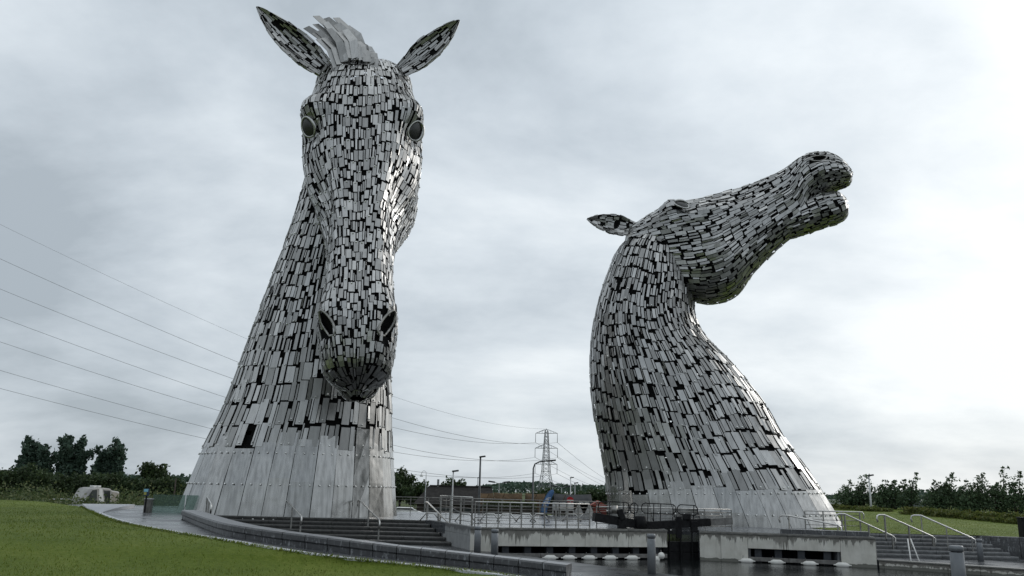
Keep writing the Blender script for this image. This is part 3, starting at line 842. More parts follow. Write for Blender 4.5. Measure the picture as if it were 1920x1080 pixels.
def plate_rows(loft, rows, u0=0.0, u1=1.0, skip=None, gap=0.045, lift=(0.02, 0.09), rnd=0.35, hole=0.01, tones=(0.66, 1.0), vstart=0.0, slot=0.85):
    """rows: list of (relative u where it starts, plate length, plate width). Returns list of (verts(12,3), centre, normal, tone, area)"""
    out_ = []
    u = u0; k = 0
    Lr = loft.len
    wav, ph = 0.55 / Lr, rng.uniform(0, 6)
    while u < u1 - 1e-4:
        plen, pw = [r for r in rows if r[0] <= (u - u0) / (u1 - u0) + 1e-6][-1][1:]
        du = plen / Lr
        ue = min(u + du, u1)
        if u1 - ue < du * 0.45: ue = u1
        circ = loft.circ_at((u + ue) / 2)
        n = max(6, int(round(circ / pw)))
        wts = 1 + rnd * (rng.random(n) - 0.5) * 2
        ed = np.r_[0, np.cumsum(wts)] / wts.sum() + (k % 2) * 0.5 / n + vstart
        for j in range(n):
            g_ = gap / circ
            split = 1 - min(rng.uniform(0.24, 0.44), rng.uniform(0.13, 0.24) * n / circ) if slot > 0 else 1.0
            if rng.random() < 0.5: lims = [(0.0, split, False), (split, 1.0, True)]
            else: lims = [(0.0, 1 - split, True), (1 - split, 1.0, False)]
            for f0, f1, short in lims:
                if f1 - f0 < 0.02 or rng.random() < hole: continue
                v0, v1 = ed[j] + (ed[j + 1] - ed[j]) * f0, ed[j] + (ed[j + 1] - ed[j]) * f1
                jit = rng.normal(0, 0.075, 2) * du + (0.0 if slot == 0 else wav * math.sin(2 * math.pi * 3 * (v0 + v1) / 2 + ph) * math.sin(math.pi * (u - u0) / (u1 - u0)) + 0.5 * wav * math.sin(2 * math.pi * 7 * (v0 + v1) / 2 + 2 * ph) * math.sin(math.pi * (u - u0) / (u1 - u0)))
                a, b = u + gap * 0.6 / Lr + jit[0], ue - gap * 0.6 / Lr + jit[1]
                if slot == 0: b += rng.uniform(0.0, 0.030); a = u
                if short and rng.random() < slot:          # the narrow plate is cut short and leaves a slot
                    cut = min(du * rng.uniform(0.15, 0.60), rng.uniform(0.22, 0.48) / Lr)
                    if rng.random() < 0.5: a += cut
                    else: b -= cut
                q0, q1 = v0 + g_ * rng.uniform(0.25, 0.75), v1 - g_ * rng.uniform(0.25, 0.75)
                if q1 - q0 < 0.1 / n: continue
                um, vm = (a + b) / 2, (q0 + q1) / 2
                c = loft.pt(um, vm)
                if skip is not None and skip(c): continue
                nn = loft.nm(um, vm)
                uu = np.array([a, a, um, um, b, b]); vv = np.array([q0, q1] * 3)
                P = loft.pt(uu, vv); Nn = loft.nm(uu, vv)
                lf = rng.uniform(*lift)
                tl = rng.normal(0, 0.012 if slot else 0.004, 2)
                top = P + Nn * lf + nn * (np.array([-1, -1, 0, 0, 1, 1]) * tl[0] + np.array([-1, 1] * 3) * tl[1])[:, None]
                bot = top - nn * 0.035
                ar = np.linalg.norm(P[4] - P[0]) * np.linalg.norm(P[1] - P[0])
                out_.append((np.concatenate([top, bot]), c, nn, rng.uniform(*tones), ar))
        u = ue; k += 1
    return out_
PF = [(0, 1, 3, 2), (2, 3, 5, 4), (7, 6, 8, 9), (9, 8, 10, 11), (1, 0, 6, 7), (5, 3, 9, 11), (3, 1, 7, 9), (0, 2, 8, 6), (2, 4, 10, 8), (4, 5, 11, 10)]
PFn = np.array(PF)
def plates_to_mesh(name, pl, m):
    V = np.concatenate([p[0] for p in pl]); n = len(pl)
    Q_ = (PFn[None] + (np.arange(n) * 12)[:, None, None]).reshape(-1, 4)
    # face orientation: make the outer face look outward
    a = pl[0][0]; nrm = np.cross(a[1] - a[0], a[2] - a[0])
    if (nrm * pl[0][2]).sum() < 0: Q_ = Q_[:, ::-1]
    me = fast_mesh(name, V, Q_, m)
    at_ = me.attributes.new('tone', 'FLOAT', 'POINT')
    at_.data.foreach_set('value', np.repeat([p[3] for p in pl], 12).astype(np.float32))
    return me
def seen_area(p):
    c, n = Vector(p[1]), Vector(p[2])
    v = EYE - c; d = v.length
    return max(0.0, n.dot(v) / d) * p[4] / (d * d)
def clad(root, groups, limit=300):
    """groups: list of (plates, material). The plates that show largest become parts of their own, the rest one cladding mesh."""
    allp = [(seen_area(p), gi, p) for gi, (pl, m) in enumerate(groups) for p in pl]
    allp.sort(key=lambda t: -t[0])
    for ar, gi, p in allp[:limit]:
        link('steel_plate', plates_to_mesh('steel_plate', [p], groups[gi][1]), root)
    for gi, (pl, m) in enumerate(groups):
        rest = [p for ar, g2, p in allp[limit:] if g2 == gi]
        if rest:
            o = link('plate_cladding', plates_to_mesh('plate_cladding', rest, m), root); o['kind'] = 'stuff'
def bolts(root, locs, r=0.055):
    V, Q_ = [], []
    for c, n in locs:
        n = Vector(n); a = n.orthogonal().normalized(); b = n.cross(a); c = Vector(c)
        base = len(V)
        for rr, h in ((r, 0.0), (r, 0.035), (r * 0.5, 0.06)):
            V += [tuple(c + (a * math.cos(k * math.pi / 3) + b * math.sin(k * math.pi / 3)) * rr + n * h) for k in range(6)]
        for i in range(2):
            Q_ += [(base + i * 6 + k, base + i * 6 + (k + 1) % 6, base + i * 6 + 6 + (k + 1) % 6, base + i * 6 + 6 + k) for k in range(6)]
        Q_ += [(base + 12, base + 13, base + 14, base + 15), (base + 12, base + 15, base + 16, base + 17)]
    o = link('bolt_heads', fast_mesh('bolt_heads', np.array(V), np.array(Q_), M['rivet']), root); o['kind'] = 'stuff'
def inside_fn(trees):
    def f(c, tol=-0.02):
        for t in trees:
            loc, nrm, idx, dist = t.find_nearest(Vector(c))
            if loc is not None and (Vector(c) - loc).dot(nrm) < tol: return True
        return False
    return f
def fix_bvh(loft):
    """tree whose normals point outward"""
    t = loft.bvh()
    i, j = loft.M // 2, 0
    p = Vector(loft.P[i, j] + loft.Nm[i, j] * 0.05)
    loc, nrm, idx, dist = t.find_nearest(p)
    if (p - loc).dot(nrm) < 0:
        V = loft.P.reshape(-1, 3); q = loft.quads()[:, ::-1].tolist()
        q.append(list(range(loft.N))); q.append([(loft.M - 1) * loft.N + k for k in range(loft.N)][::-1])
        t = BVHTree.FromPolygons([tuple(p) for p in V], [tuple(f) for f in q])
    return t
def shell_obj(loft, name, root, inset=0.10, drop=0.0):  # added shell, coloured as the shade inside the hollow sculpture
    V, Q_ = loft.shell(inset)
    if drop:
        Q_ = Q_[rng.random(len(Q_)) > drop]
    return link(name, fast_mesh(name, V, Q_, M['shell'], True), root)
def ear(root, base, tip, face, width, thick=0.35, plen=0.75, pw=0.3):
    """an ear: a pointed cupped leaf, its hollow facing `face`, clad in small plates"""
    base, tip = Vector(base), Vector(tip); Ln = (tip - base).length; a = (tip - base) / Ln
    f = Vector(face); f = (f - a * f.dot(a)).normalized(); l = a.cross(f)
    M_, N_ = 40, 48; P = np.zeros((M_, N_, 3)); th = np.linspace(0, 2 * math.pi, 160, endpoint=False)
    for i in range(M_):
        s = i / (M_ - 1)
        w_ = width * (np.interp(s, [0, .12, .3, .5, .7, .85, .95, 1], [.55, .72, .98, 1, .80, .50, .22, .03]))
        x = np.sin(th) * w_
        cup = 0.55 * w_ * (np.abs(np.sin(th)) ** 2) * min(1, s * 2.2 + 0.2)
        z = np.cos(th) * (thick * w_ * 0.8 + 0.03) * np.where(np.cos(th) > 0, 0.25, 1.0) + cup - (0.35 * w_)
        bend = 0.10 * Ln * math.sin(math.pi * s)
        R = np.array(base) + np.array(a) * (s * Ln) + x[:, None] * np.array(l) + (z - bend * 0.5)[:, None] * np.array(f)
        P[i] = ring_arc(R, N_)
    lo = Loft(P)
    e = shell_obj(lo, 'ear', root, 0.04)
    pl = plate_rows(lo, [(0, plen, pw)], 0.02, 0.985, None, 0.035, (0.01, 0.04), 0.3, 0.03, (0.62, 0.9))
    return e, pl
def eye(root, c, n, along, r):
    c, n = Vector(c), Vector(n).normalized(); t = Vector(along); t = (t - n * t.dot(n)).normalized(); b = n.cross(t)
    m_ = MB(); V = []; K_, R_ = 20, 6
    def almond(k, f):
        an = 2 * math.pi * k / K_
        x, y = math.cos(an), math.sin(an)
        return t * (x * r * f * 1.0) + b * (y * r * f * (0.72 + 0.12 * x))
    for q in range(R_ + 1):
        f = q / R_ * 0.96
        for k in range(K_):
            V.append(c + almond(k, max(f, 0.02)) + n * (r * 0.34 * math.sqrt(max(0, 1 - f * f)) ))
    fs = [(q * K_ + k, q * K_ + (k + 1) % K_, (q + 1) * K_ + (k + 1) % K_, (q + 1) * K_ + k) for q in range(R_) for k in range(K_)]
    fs.append(tuple(reversed(range(K_))))
    ball = m_.add(V, fs, True).build('eye', M['eye'], root, normals=True)
    m_ = MB()
    pts = [c + almond(k, 1.06) + n * (r * 0.10) for k in range(K_)] 
    m_.tube(pts + [pts[0], pts[1]], r * 0.11, 8, False)
    m_.build('eye_rim', M['rim'], ball)
    m_ = MB()      # a heavy upper lid
    lid = [c + almond(k, 1.10) + n * (r * 0.30) for k in range(1, 10)]
    m_.tube(lid, [r * (0.07 + 0.12 * math.sin(math.pi * i / 8)) for i in range(9)], 8)
    m_.build('eyelid', M['rim'], ball)
def nostril(root, loft, fr, sg, plates, s0=0.888, lat=0.072, dd=-0.020, rs=0.040, rw=0.023):
    """an open nostril: no plates over the hollow, where the shade-coloured shell shows, a ring of plate steel round it"""
    p0, Ln, a, d, l = fr
    tgt = np.array(p0) + Ln * (a * s0 + l * sg * lat + d * dd)
    k = np.argmin(np.linalg.norm(loft.P - tgt, axis=2)); i, j = divmod(k, loft.N)
    c, n = loft.P[i, j], loft.Nm[i, j]
    t = a - n * (a @ n); t /= np.linalg.norm(t); b = np.cross(n, t)
    def inside(p):
        q = p - c; return ((q @ t) / (rs * Ln)) ** 2 + ((q @ b) / (rw * Ln)) ** 2 < 1.0 and abs(q @ n) < 0.06 * Ln
    keep = [p for p in plates if not inside(p[1])]
    pts = []
    for q in range(24):
        an = 2 * math.pi * q / 24
        w_ = c + t * math.cos(an) * rs * Ln * 0.98 + b * math.sin(an) * rw * Ln * (0.95 + 0.2 * math.cos(an))
        dd_ = np.linalg.norm(loft.P - w_, axis=2); k2 = np.argmin(dd_); i2, j2 = divmod(k2, loft.N)
        pts.append(Vector(w_ - loft.Nm[i2, j2] * ((w_ - loft.P[i2, j2]) @ loft.Nm[i2, j2]) + loft.Nm[i2, j2] * 0.03))
    MB().tube(pts + pts[:2], 0.0032 * Ln, 8, False).build('nostril_rim', M['post'], root)
    return keep
def neck_station(pl_, pr_, depth, dh, tilt=0.0, e=0.95):
    """outline pixels left/right of the neck at a depth -> centre, lateral and depth half-axes"""
    a, b = at(pl_[0], pl_[1], depth), at(pr_[0], pr_[1], depth)
    c = (a + b) / 2; A = (b - a) / 2
    B = Vector((0, math.cos(tilt), math.sin(tilt))) * dh
    return (np.array(c), np.array(A), np.array(B), e)

# ---- front sculpture, head bowed towards the camera
root = empty('horse_head_sculpture', (-12.7, 52.5, 0), 'giant steel plated horse head bowed forward, muzzle down, on the left', 'sculpture', 'monumental steel horse heads')
nk = [((338, 975), (741, 982), 52.5, 6.0, 0), ((362, 918), (738, 925), 52.5, 5.9, 0), ((392, 845), (733, 850), 52.6, 5.6, 0.0), ((432, 762), (732, 765), 52.7, 5.3, 0.0), ((462, 682), (728, 680), 52.7, 5.0, 0), ((490, 603), (724, 595), 52.6, 4.6, 0.05),
      ((520, 520), (722, 505), 52.5, 4.2, 0.1), ((552, 432), (728, 410), 52.4, 3.9, 0.15), ((578, 340), (744, 310), 52.2, 3.6, 0.2), ((600, 240), (760, 220), 51.6, 3.2, 0.3), ((625, 160), (752, 150), 50.8, 2.4, 0.4)]
neck = tube_loft([neck_station(*r) for r in nk])
fl_ = frame(at(683, 98, 49.4), at(667, 688, 41.0), (0.13, -1, 0.3))
head = head_loft(fl_, wscale=1.04)
jaw = jaw_loft(fl_)
tn, th_, tj = fix_bvh(neck), fix_bvh(head), fix_bvh(jaw)
shell_obj(neck, 'gap_shade_shell', root, 0.12, 0.03); shell_obj(head, 'gap_shade_shell', root, 0.12, 0.03); shell_obj(jaw, 'gap_shade_shell', root, 0.08)
base_pl = plate_rows(neck, [(0, 4.4, 1.25)], 0.0, 0.145, None, 0.03, (0.05, 0.07), 0.12, 0.0, (0.92, 1.0), 0.0, 0.0)
base_pl = [p for p in base_pl]
neck_pl = plate_rows(neck, [(0, 1.35, 0.62), (0.07, 1.15, 0.52), (0.16, 1.0, 0.44), (0.30, 0.88, 0.37)], 0.147, 0.985, inside_fn([th_, tj]), 0.055, (0.02, 0.10), 0.45, 0.004, (0.58, 1.0))
head_pl = plate_rows(head, [(0, 0.82, 0.37), (0.55, 0.75, 0.35), (0.80, 0.52, 0.31)], 0.005, 1.0, inside_fn([tn]), 0.045, (0.02, 0.08), 0.45, 0.004, (0.58, 1.0))
for sg in (-1, 1): head_pl = nostril(root, head, fl_, sg, head_pl)
_n = [np.array(fl_[0]) + fl_[1] * (fl_[2] * 0.875 + fl_[4] * sg * 0.074 - fl_[3] * 0.036) for sg in (-1, 1)]
jaw_pl = plate_rows(jaw, [(0, 0.6, 0.36)], 0.1, 1.0, inside_fn([th_]), 0.045, (0.02, 0.06), 0.4, 0.01)
grp = [(base_pl, M['sheet']), (neck_pl, M['plate']), (head_pl + jaw_pl, M['plate'])]
for (bx, by), (tx, ty), dep, fc in (((622, 138), (481, 12), 49.6, (-0.25, -1, 0.55)), ((748, 132), (861, 37), 49.6, (0.2, -1, 0.55))):
    e_, pl_ = ear(root, at(bx, by, dep), at(tx, ty, dep - 0.6), fc, 1.05)
    grp.append((pl_, M['plate']))
clad(root, grp)
def eye_at(loft, fr, s0, sg, dd, lat):
    p0, Ln, a, d, l = fr
    tgt = np.array(p0) + Ln * (a * s0 + l * sg * lat + d * dd)
    k = np.argmin(np.linalg.norm(loft.P - tgt, axis=2)); i, j = divmod(k, loft.N)
    return loft.P[i, j], loft.Nm[i, j], a
for sg in (-1, 1):
    c, n, a = eye_at(head, fl_, 0.284, sg, -0.030, 0.150)
    n = n + fl_[3] * 0.8
    eye(root, c + np.array(n) / np.linalg.norm(n) * 0.26, n, a + fl_[3] * 0.1, 0.60)
# plain forelock: a short fan of long plates between the ears
fk = []
for k in range(33):                              # three layers of broad overlapping plates swept up and to the left
    f_ = (k % 11) / 10; ly = k // 11
    b0 = at(632 + 70 * f_, 126 - 18 * math.sin(math.pi * f_) - 9 * ly, 48.5 + 0.5 * ly)
    t0 = at(598 + 96 * f_ - 10 * ly + 5 * math.sin(k * 3.1), 82 - 26 * math.sin(math.pi * min(1, f_ + 0.12)) + 7 * math.sin(k * 2.3) - 12 * ly + 30 * f_ ** 3, 49.3 + 0.5 * ly)
    w0 = Vector((0.24, 0.05 + 0.08 * math.sin(k * 1.9), 0.08 + 0.05 * math.sin(k * 2.9)))
    md = (b0 + t0) / 2 + Vector((0.2, -0.15, 0.15))
    nrm = -(t0 - b0).cross(w0).normalized()
    vv = [b0 - w0, b0 + w0, md - w0, md + w0, t0 - w0 * 0.8, t0 + w0 * 0.8]
    top = np.array([tuple(v) for v in vv]); fk.append((np.concatenate([top, top - np.array(nrm) * 0.04]), top.mean(0), np.array(nrm), rng.uniform(0.45, 0.85), 0.6))
for p in fk: link('forelock_plate', plates_to_mesh('forelock_plate', [p], M['plate']), root)
bl = []
for u_ in (0.012, 0.075, 0.135):
    for k in range(72):
        v_ = k / 72 + 0.004
        bl.append((neck.pt(u_, v_) + neck.nm(u_, v_) * 0.07, neck.nm(u_, v_)))
for p in neck_pl + head_pl:
    if p[4] > 0.15 and rng.random() < 0.5:
        top = p[0]; bl.append((top[0] * 0.40 + top[1] * 0.40 + top[2] * 0.1 + top[3] * 0.1, p[2]))
bolts(root, bl)

# ---- rear sculpture, head thrown up to the right
root2 = empty('horse_head_sculpture', (13.6, 54, 0), 'giant steel plated horse head thrown up to the right with open mouth', 'sculpture', 'monumental steel horse heads')
nk2 = [((1143, 990), (1585, 1012), 54, 5.6, 0), ((1141, 945), (1548, 948), 54, 5.5, 0), ((1138, 895), (1513, 893), 54, 5.2, 0), ((1126, 830), (1468, 832), 54, 4.9, 0), ((1113, 760), (1424, 757), 54, 4.5, 0), ((1108, 690), (1372, 692), 54.1, 4.1, 0),
       ((1111, 632), (1322, 640), 54.3, 3.7, 0), ((1120, 580), (1300, 600), 54.4, 3.4, 0), ((1138, 520), (1298, 556), 54.5, 3.1, 0), ((1160, 468), (1290, 512), 54.6, 2.6, 0.0), ((1190, 440), (1275, 470), 54.6, 1.9, 0)]
neck2 = tube_loft([neck_station(*r) for r in nk2])
fr2 = frame(at(1178, 436, 55.3), at(1580, 288, 50.8), (-0.1, 0.10, 1))
head2 = head_loft(fr2, HEAD_OPEN)
jaw2 = jaw_loft(fr2, 0.0, JAW_OPEN)
tn, th_, tj = fix_bvh(neck2), fix_bvh(head2), fix_bvh(jaw2)
shell_obj(neck2, 'gap_shade_shell', root2, 0.12, 0.05); shell_obj(head2, 'gap_shade_shell', root2, 0.10, 0.05); shell_obj(jaw2, 'gap_shade_shell', root2, 0.07)
b2 = plate_rows(neck2, [(0, 3.6, 1.3)], 0.0, 0.135, None, 0.03, (0.05, 0.07), 0.12, 0.0, (0.92, 1.0), 0.0, 0.0)
n2 = plate_rows(neck2, [(0, 1.2, 0.60), (0.07, 1.05, 0.50), (0.15, 0.9, 0.42), (0.5, 0.74, 0.34)], 0.137, 0.985, inside_fn([th_]), 0.05, (0.02, 0.10), 0.45, 0.004, (0.58, 1.0))
h2 = plate_rows(head2, [(0, 0.7, 0.33), (0.5, 0.65, 0.31), (0.8, 0.44, 0.28)], 0.005, 1.0, inside_fn([tn]), 0.04, (0.02, 0.07), 0.45, 0.004, (0.58, 1.0))
for sg in (-1, 1): h2 = nostril(root2, head2, fr2, sg, h2)
_n = [np.array(fr2[0]) + fr2[1] * (fr2[2] * 0.875 + fr2[4] * sg * 0.074 - fr2[3] * 0.036) for sg in (-1, 1)]
j2 = plate_rows(jaw2, [(0, 0.5, 0.30)], 0.05, 1.0, inside_fn([th_]), 0.04, (0.02, 0.05), 0.4, 0.01)
grp = [(b2, M['sheet']), (n2, M['plate']), (h2 + j2, M['plate'])]
for sg in (-1, 1):
    pb_ = np.array(fr2[0]) + fr2[1] * (fr2[2] * 0.055 + fr2[4] * sg * 0.085 - fr2[3] * 0.03)
    near = (fr2[4] * sg)[1] < 0
    tp_ = at(1101, 410, 53.6) if near else Vector(pb_) + Vector((-1.0, 2.3, -0.2))
    e_, pl_ = ear(root2, pb_, tp_, (-0.25, -1.0, 0.25) if near else (-0.2, 0.5, 0.6), 0.80, plen=0.5, pw=0.3)
    grp.append((pl_, M['plate']))
clad(root2, grp)
for sg in (-1, 1):
    c, n, a = eye_at(head2, fr2, 0.262, sg, -0.035, 0.145)
    eye(root2, c + (n + fr2[3] * 0.3) * 0.26, n + fr2[3] * 0.35, a, 0.48)
bl = []
for u_ in (0.012, 0.065, 0.125):
    for k in range(80):
        v_ = k / 80 + 0.004
        bl.append((neck2.pt(u_, v_) + neck2.nm(u_, v_) * 0.07, neck2.nm(u_, v_)))
for p in n2:
    if p[4] > 0.15 and rng.random() < 0.4:
        top = p[0]; bl.append((top[0] * 0.40 + top[1] * 0.40 + top[2] * 0.1 + top[3] * 0.1, p[2]))
bolts(root2, bl)
# ---------------------------------------------------------------- street furniture
def railing(name, label, pts, h, nrails, spacing, rr=0.024, pr=0.04, top=0.028, mp='post', mr='rail', ends=(False, False), group=None, z=None, drop=0.12):
    pts = [Vector(p) for p in pts]
    r = empty(name, pts[0], label, 'railing', group)
    up = Vector((0, 0, 1))
    for i in range(len(pts) - 1):
        a, b = pts[i], pts[i + 1]
        n = max(1, int(round((b - a).length / spacing)))
        for k in range(n + (1 if i == len(pts) - 2 else 0)):
            p = a.lerp(b, k / n)
            MB().beam(p, p + up * (h - 0.03), pr * 2, pr * 1.1, (b - a)).build('post', M[mp], r)
    tp = [p + up * h for p in pts]
    if ends[0]: d = (pts[0] - pts[1]).normalized(); tp = [tp[0] + d * 0.18 - up * 0.32, tp[0] + d * 0.2 - up * 0.1, tp[0] + d * 0.12] + tp
    if ends[1]: d = (pts[-1] - pts[-2]).normalized(); tp = tp + [tp[-1] + d * 0.12, tp[-1] + d * 0.2 - up * 0.1, tp[-1] + d * 0.18 - up * 0.32]
    MB().tube(tp, top, 8).build('top_rail', M[mr], r)
    for k in range(nrails):
        z_ = h * (0.14 + 0.70 * k / max(1, nrails - 1))
        MB().tube([p + up * z_ for p in pts], rr * 0.7, 6).build('rail', M[mp], r)
    return r
def handrail(label, p_top, p_bot, h=0.95, nposts=3, group='stair handrails', hook=0.22):
    p_top, p_bot = Vector(p_top), Vector(p_bot)
    r = empty('stair_handrail', p_bot, label, 'handrail', group)
    up = Vector((0, 0, 1)); d = Vector((p_bot.x - p_top.x, p_bot.y - p_top.y, 0)).normalized()
    a = p_top + up * h; b = p_bot + up * h
    arc = [a - d * 0.42 - up * 0.34, a - d * 0.47 - up * 0.18, a - d * 0.42 - up * 0.04, a - d * 0.30, a, ]
    end = [b, b + d * 0.14 - up * 0.10, b + d * 0.16 - up * 0.24, b + d * 0.08 - up * 0.42]
    MB().tube(arc + end, 0.038, 8).build('rail', M['rail'], r)
    for k in range(nposts):
        q = p_top.lerp(p_bot, [0.0, 0.5, 1.0][k] if nposts == 3 else k / max(1, nposts - 1))
        MB().beam(q - up * 0.15, q + up * (h - 0.02), 0.075, 0.05, d).build('post', M['post'], r)
    return r
handrail('steel stair handrail at the far left, against the bowed sculpture', on(384, 968, 0.0) + Vector((0, .1, 0)), on(392, 985, -0.2))
handrail('steel stair handrail on the left steps, nearer the bench wall', on(531, 968, 0), on(562, 1006, -0.72))
handrail('steel stair handrail in the middle of the left steps', on(672, 971, 0), on(709, 1013, -0.85))
handrail('steel stair handrail beside the grey concrete flank wall', on(800, 975, 0), on(843, 1022, -1.0))
handrail('short steel handrail on the basin wall in front of the raised head', Vector((13.7, 41.8, 0)), Vector((15.6, 40.6, -0.35)), 0.8, 2)
handrail('steel handrail of the right steps nearest the basin wall', on(1602, 1004, 0.0) + Vector((0, 1, 0)), on(1676, 1043, -0.98), 0.95)
handrail('steel handrail at the middle of the right steps', on(1679, 1006, 0.0) + Vector((0, 1, 0)), on(1752, 1044, -0.98), 0.95)
handrail('steel handrail of the right steps beside the grey block wall', on(1749, 1006, 0.0) + Vector((0, 1, 0)), on(1826, 1047, -0.98), 0.95)
railing('platform_railing', 'long stainless railing along the lock platform edge', [(-1.45, 39.75, 0), (0.7, 40.05, 0), (3.95, 40.95, 0)], 1.12, 4, 0.55)
railing('flank_railing', 'stainless railing on top of the grey flank wall', [(-3.45, 45.0, 0.03), (-1.6, 40.05, 0.03)], 1.28, 4, 1.75, ends=(True, False))
railing('plaza_railing', 'dark steel railing at the back of the plaza behind the steps', [(-9.2, 60.0, 0), (-3.0, 60.4, 0), (9.0, 60.4, 0)], 1.05, 4, 1.3, mr='post')
railing('basin_railing', 'stainless railing beside the raised sculpture above the seat kerb', [(14.6, 42.1, 0), (17.2, 41.9, 0)], 1.05, 4, 0.85, ends=(False, True))
railing('gate_side_railing', 'low stainless railing behind the black lock gate', [(4.6, 44.0, 0), (11.6, 44.4, 0)], 0.98, 5, 1.35, mp='post')
# cycle-stand style hoops on the plaza behind the railing
for k, px in enumerate([806, 872, 918, 950, 986, 1012, 1072, 1100]):
    p = on(px, 978, 0.0)
    h = empty('bent_steel_hoop', p, ['first', 'second', 'third', 'fourth', 'fifth', 'sixth', 'seventh', 'eighth'][k] + ' low bent steel hoop from the left on the plaza behind the railing', 'cycle stand', 'low steel hoops on the plaza')
    MB().tube([p + Vector((-0.55, 0, 0)), p + Vector((-0.22, 0, 0.42)), p + Vector((0.22, 0, 0.42)), p + Vector((0.55, 0, 0))], 0.035, 8).build('hoop', M['rail'], h)
# bollards
def bollard(px, d, label, r=0.15, h=1.1, z=ZT):
    p = at(px, 1000, d); p.z = z
    b = empty('steel_bollard', p, label, 'bollard', 'steel bollards along the water edge')
    MB().lathe(p, [(r, 0.0), (r, h - 0.16), (r * 0.97, h - 0.155)], 20).build('body', M['bollard'], b)
    MB().lathe(p + Vector((0, 0, h - 0.145)), [(r * 0.80, -0.012), (r * 0.80, 0.01)], 20).build('groove', M['black'], b)
    MB().lathe(p + Vector((0, 0, h - 0.135)), [(r * 1.03, 0.0), (r * 1.03, 0.10), (r * 0.9, 0.135)], 20).build('cap', M['bollard'], b)
bollard(896, 38.0, 'slim grey bollard farthest from the camera beside the flank wall')
bollard(928, 35.8, 'grey bollard just right of the farthest bollard, before the platform wall')
bollard(1221, 30.0, 'grey steel bollard standing alone in front of the lock gate', 0.146, 1.32)
bollard(1790, 21.0, 'nearest stout grey bollard at the bottom right corner', 0.16, 1.62)
bollard(1834, 40.2, 'small grey bollard on the right landing beside the handrail', 0.13, 1.0)
# floats along both fender beams
def fender_float(c, t, label, L_=0.68, r=0.125):
    c = Vector(c); t = Vector(t).normalized()
    prof = [(-0.5, 0.015), (-0.40, 0.07), (-0.30, 0.85), (-0.2, 1.0), (0.2, 1.0), (0.30, 0.85), (0.40, 0.07), (0.5, 0.015)]
    prof = [(-0.5, 0.10), (-0.44, 0.30), (-0.30, 0.86), (-0.22, 1.0), (0.22, 1.0), (0.30, 0.86), (0.44, 0.30), (0.5, 0.10)]
    f = empty('fender_float', c, label, 'float', 'white floats along the fender beams')
    MB().tube([c + t * (x * L_) for x, _ in prof], [q * r for _, q in prof], 14).build('body', M['float'], f)
    MB().tube([c + t * (-0.56 * L_), c + t * (-0.47 * L_)], 0.03, 8).build('eyelet', M['float'], f)
    MB().tube([c + t * (0.47 * L_), c + t * (0.56 * L_)], 0.03, 8).build('eyelet', M['float'], f)
    MB().tube([c - t * 0.2 * L_ + Vector((0, 0.12, r)), c - t * 0.2 * L_ + Vector((0, 0.1, r + 0.12))], 0.012, 6).build('rope', M['fender'], f)
for k, (px, lb) in enumerate([(1030, 'first from the left'), (1065, 'second from the left'), (1103, 'third from the left'), (1142, 'fourth from the left'), (1183, 'fifth from the left')]):
    a = Vector((-0.45, 39.45)); b = Vector((7.75, 41.6))
    r_ = ray(px, 1046); tx = r_.x / r_.y
    t_ = (tx * a.y - a.x) / ((b.x - a.x) - tx * (b.y - a.y)); p = a.lerp(b, t_)
    fender_float((p.x + 0.03, p.y - 0.22, ZW + 0.07), (b.x - a.x, b.y - a.y, 0), 'white fender float under the lock platform, ' + lb)
for k, (px, lb) in enumerate([(1400, 'leftmost'), (1456, 'second from the left'), (1517, 'third from the left'), (1578, 'rightmost')]):
    a = Vector((11.45, 41.05)); b = Vector((15.4, 39.93))
    r_ = ray(px, 1055); tx = r_.x / r_.y
    t_ = (tx * a.y - a.x) / ((b.x - a.x) - tx * (b.y - a.y)); p = a.lerp(b, t_)
    fender_float((p.x - 0.05, p.y - 0.22, ZW + 0.07), (b.x - a.x, b.y - a.y, 0), 'white fender float under the basin wall, ' + lb)
for px, py, lb in ((1231, 1049, 'round white buoy low behind the lone bollard'), (1240, 1042, 'round white buoy perched highest beside the lock mouth')):
    p = at(px, py, 41.0)
    b = empty('round_buoy', p, lb, 'buoy', 'round white buoys')
    MB().lathe(p, [(0.165 * math.cos(q), 0.165 * math.sin(q)) for q in np.linspace(-1.45, 1.45, 11)], 16).build('body', M['float'], b)
    MB().tube([p + Vector((0, 0, 0.15)), p + Vector((0, 0.1, 0.24))], 0.02, 6).build('eyelet', M['fender'], b)
# ladder into the water at the right landing
ld = empty('water_ladder', (19.8, 37.4, ZT), 'white tubular ladder rails above a black panel standing for a shaded recess in the landing wall', 'ladder')
pa, pb2 = on(1707, 1052, ZT), on(1725, 1052, ZT)
for p, lean in ((pa, 0.12), (pb2, -0.18)):
    MB().tube([p + Vector((0, 0, -0.9)), p + Vector((lean * 0.2, 0, 0.0)), p + Vector((lean, 0.35, 0.95))], 0.03, 8).build('side_rail', simple('white_ladder_paint', (0.55, 0.55, 0.53), (0.68, 0.68, 0.66), 3, 0.5), ld)
for k in range(4):
    MB().tube([pa + Vector((0, -0.05, -0.1 - 0.22 * k)), pb2 + Vector((0, -0.05, -0.1 - 0.22 * k))], 0.02, 6).build('rung', M['black'], ld)
c_ = (pa + pb2) / 2
MB().box((c_.x, c_.y - 0.26, -1.35), (0.80, 0.06, 0.66), -0.62).build('recess_shade_panel', M['black'], ld)  # flat black panel on the wall, the recess's shade put into its colour
lb_ = empty('litter_bin', Vector((*at(1921, 1000, 43.0).xy, -0.05)), 'dark litter bin cut by the right edge of the picture', 'bin')
p = Vector((*at(1923, 1000, 43.0).xy, -0.05))
MB().box(p + Vector((0, 0, 0.5)), (0.46, 0.46, 0.9)).build('body', M['black'], lb_, 0.03)
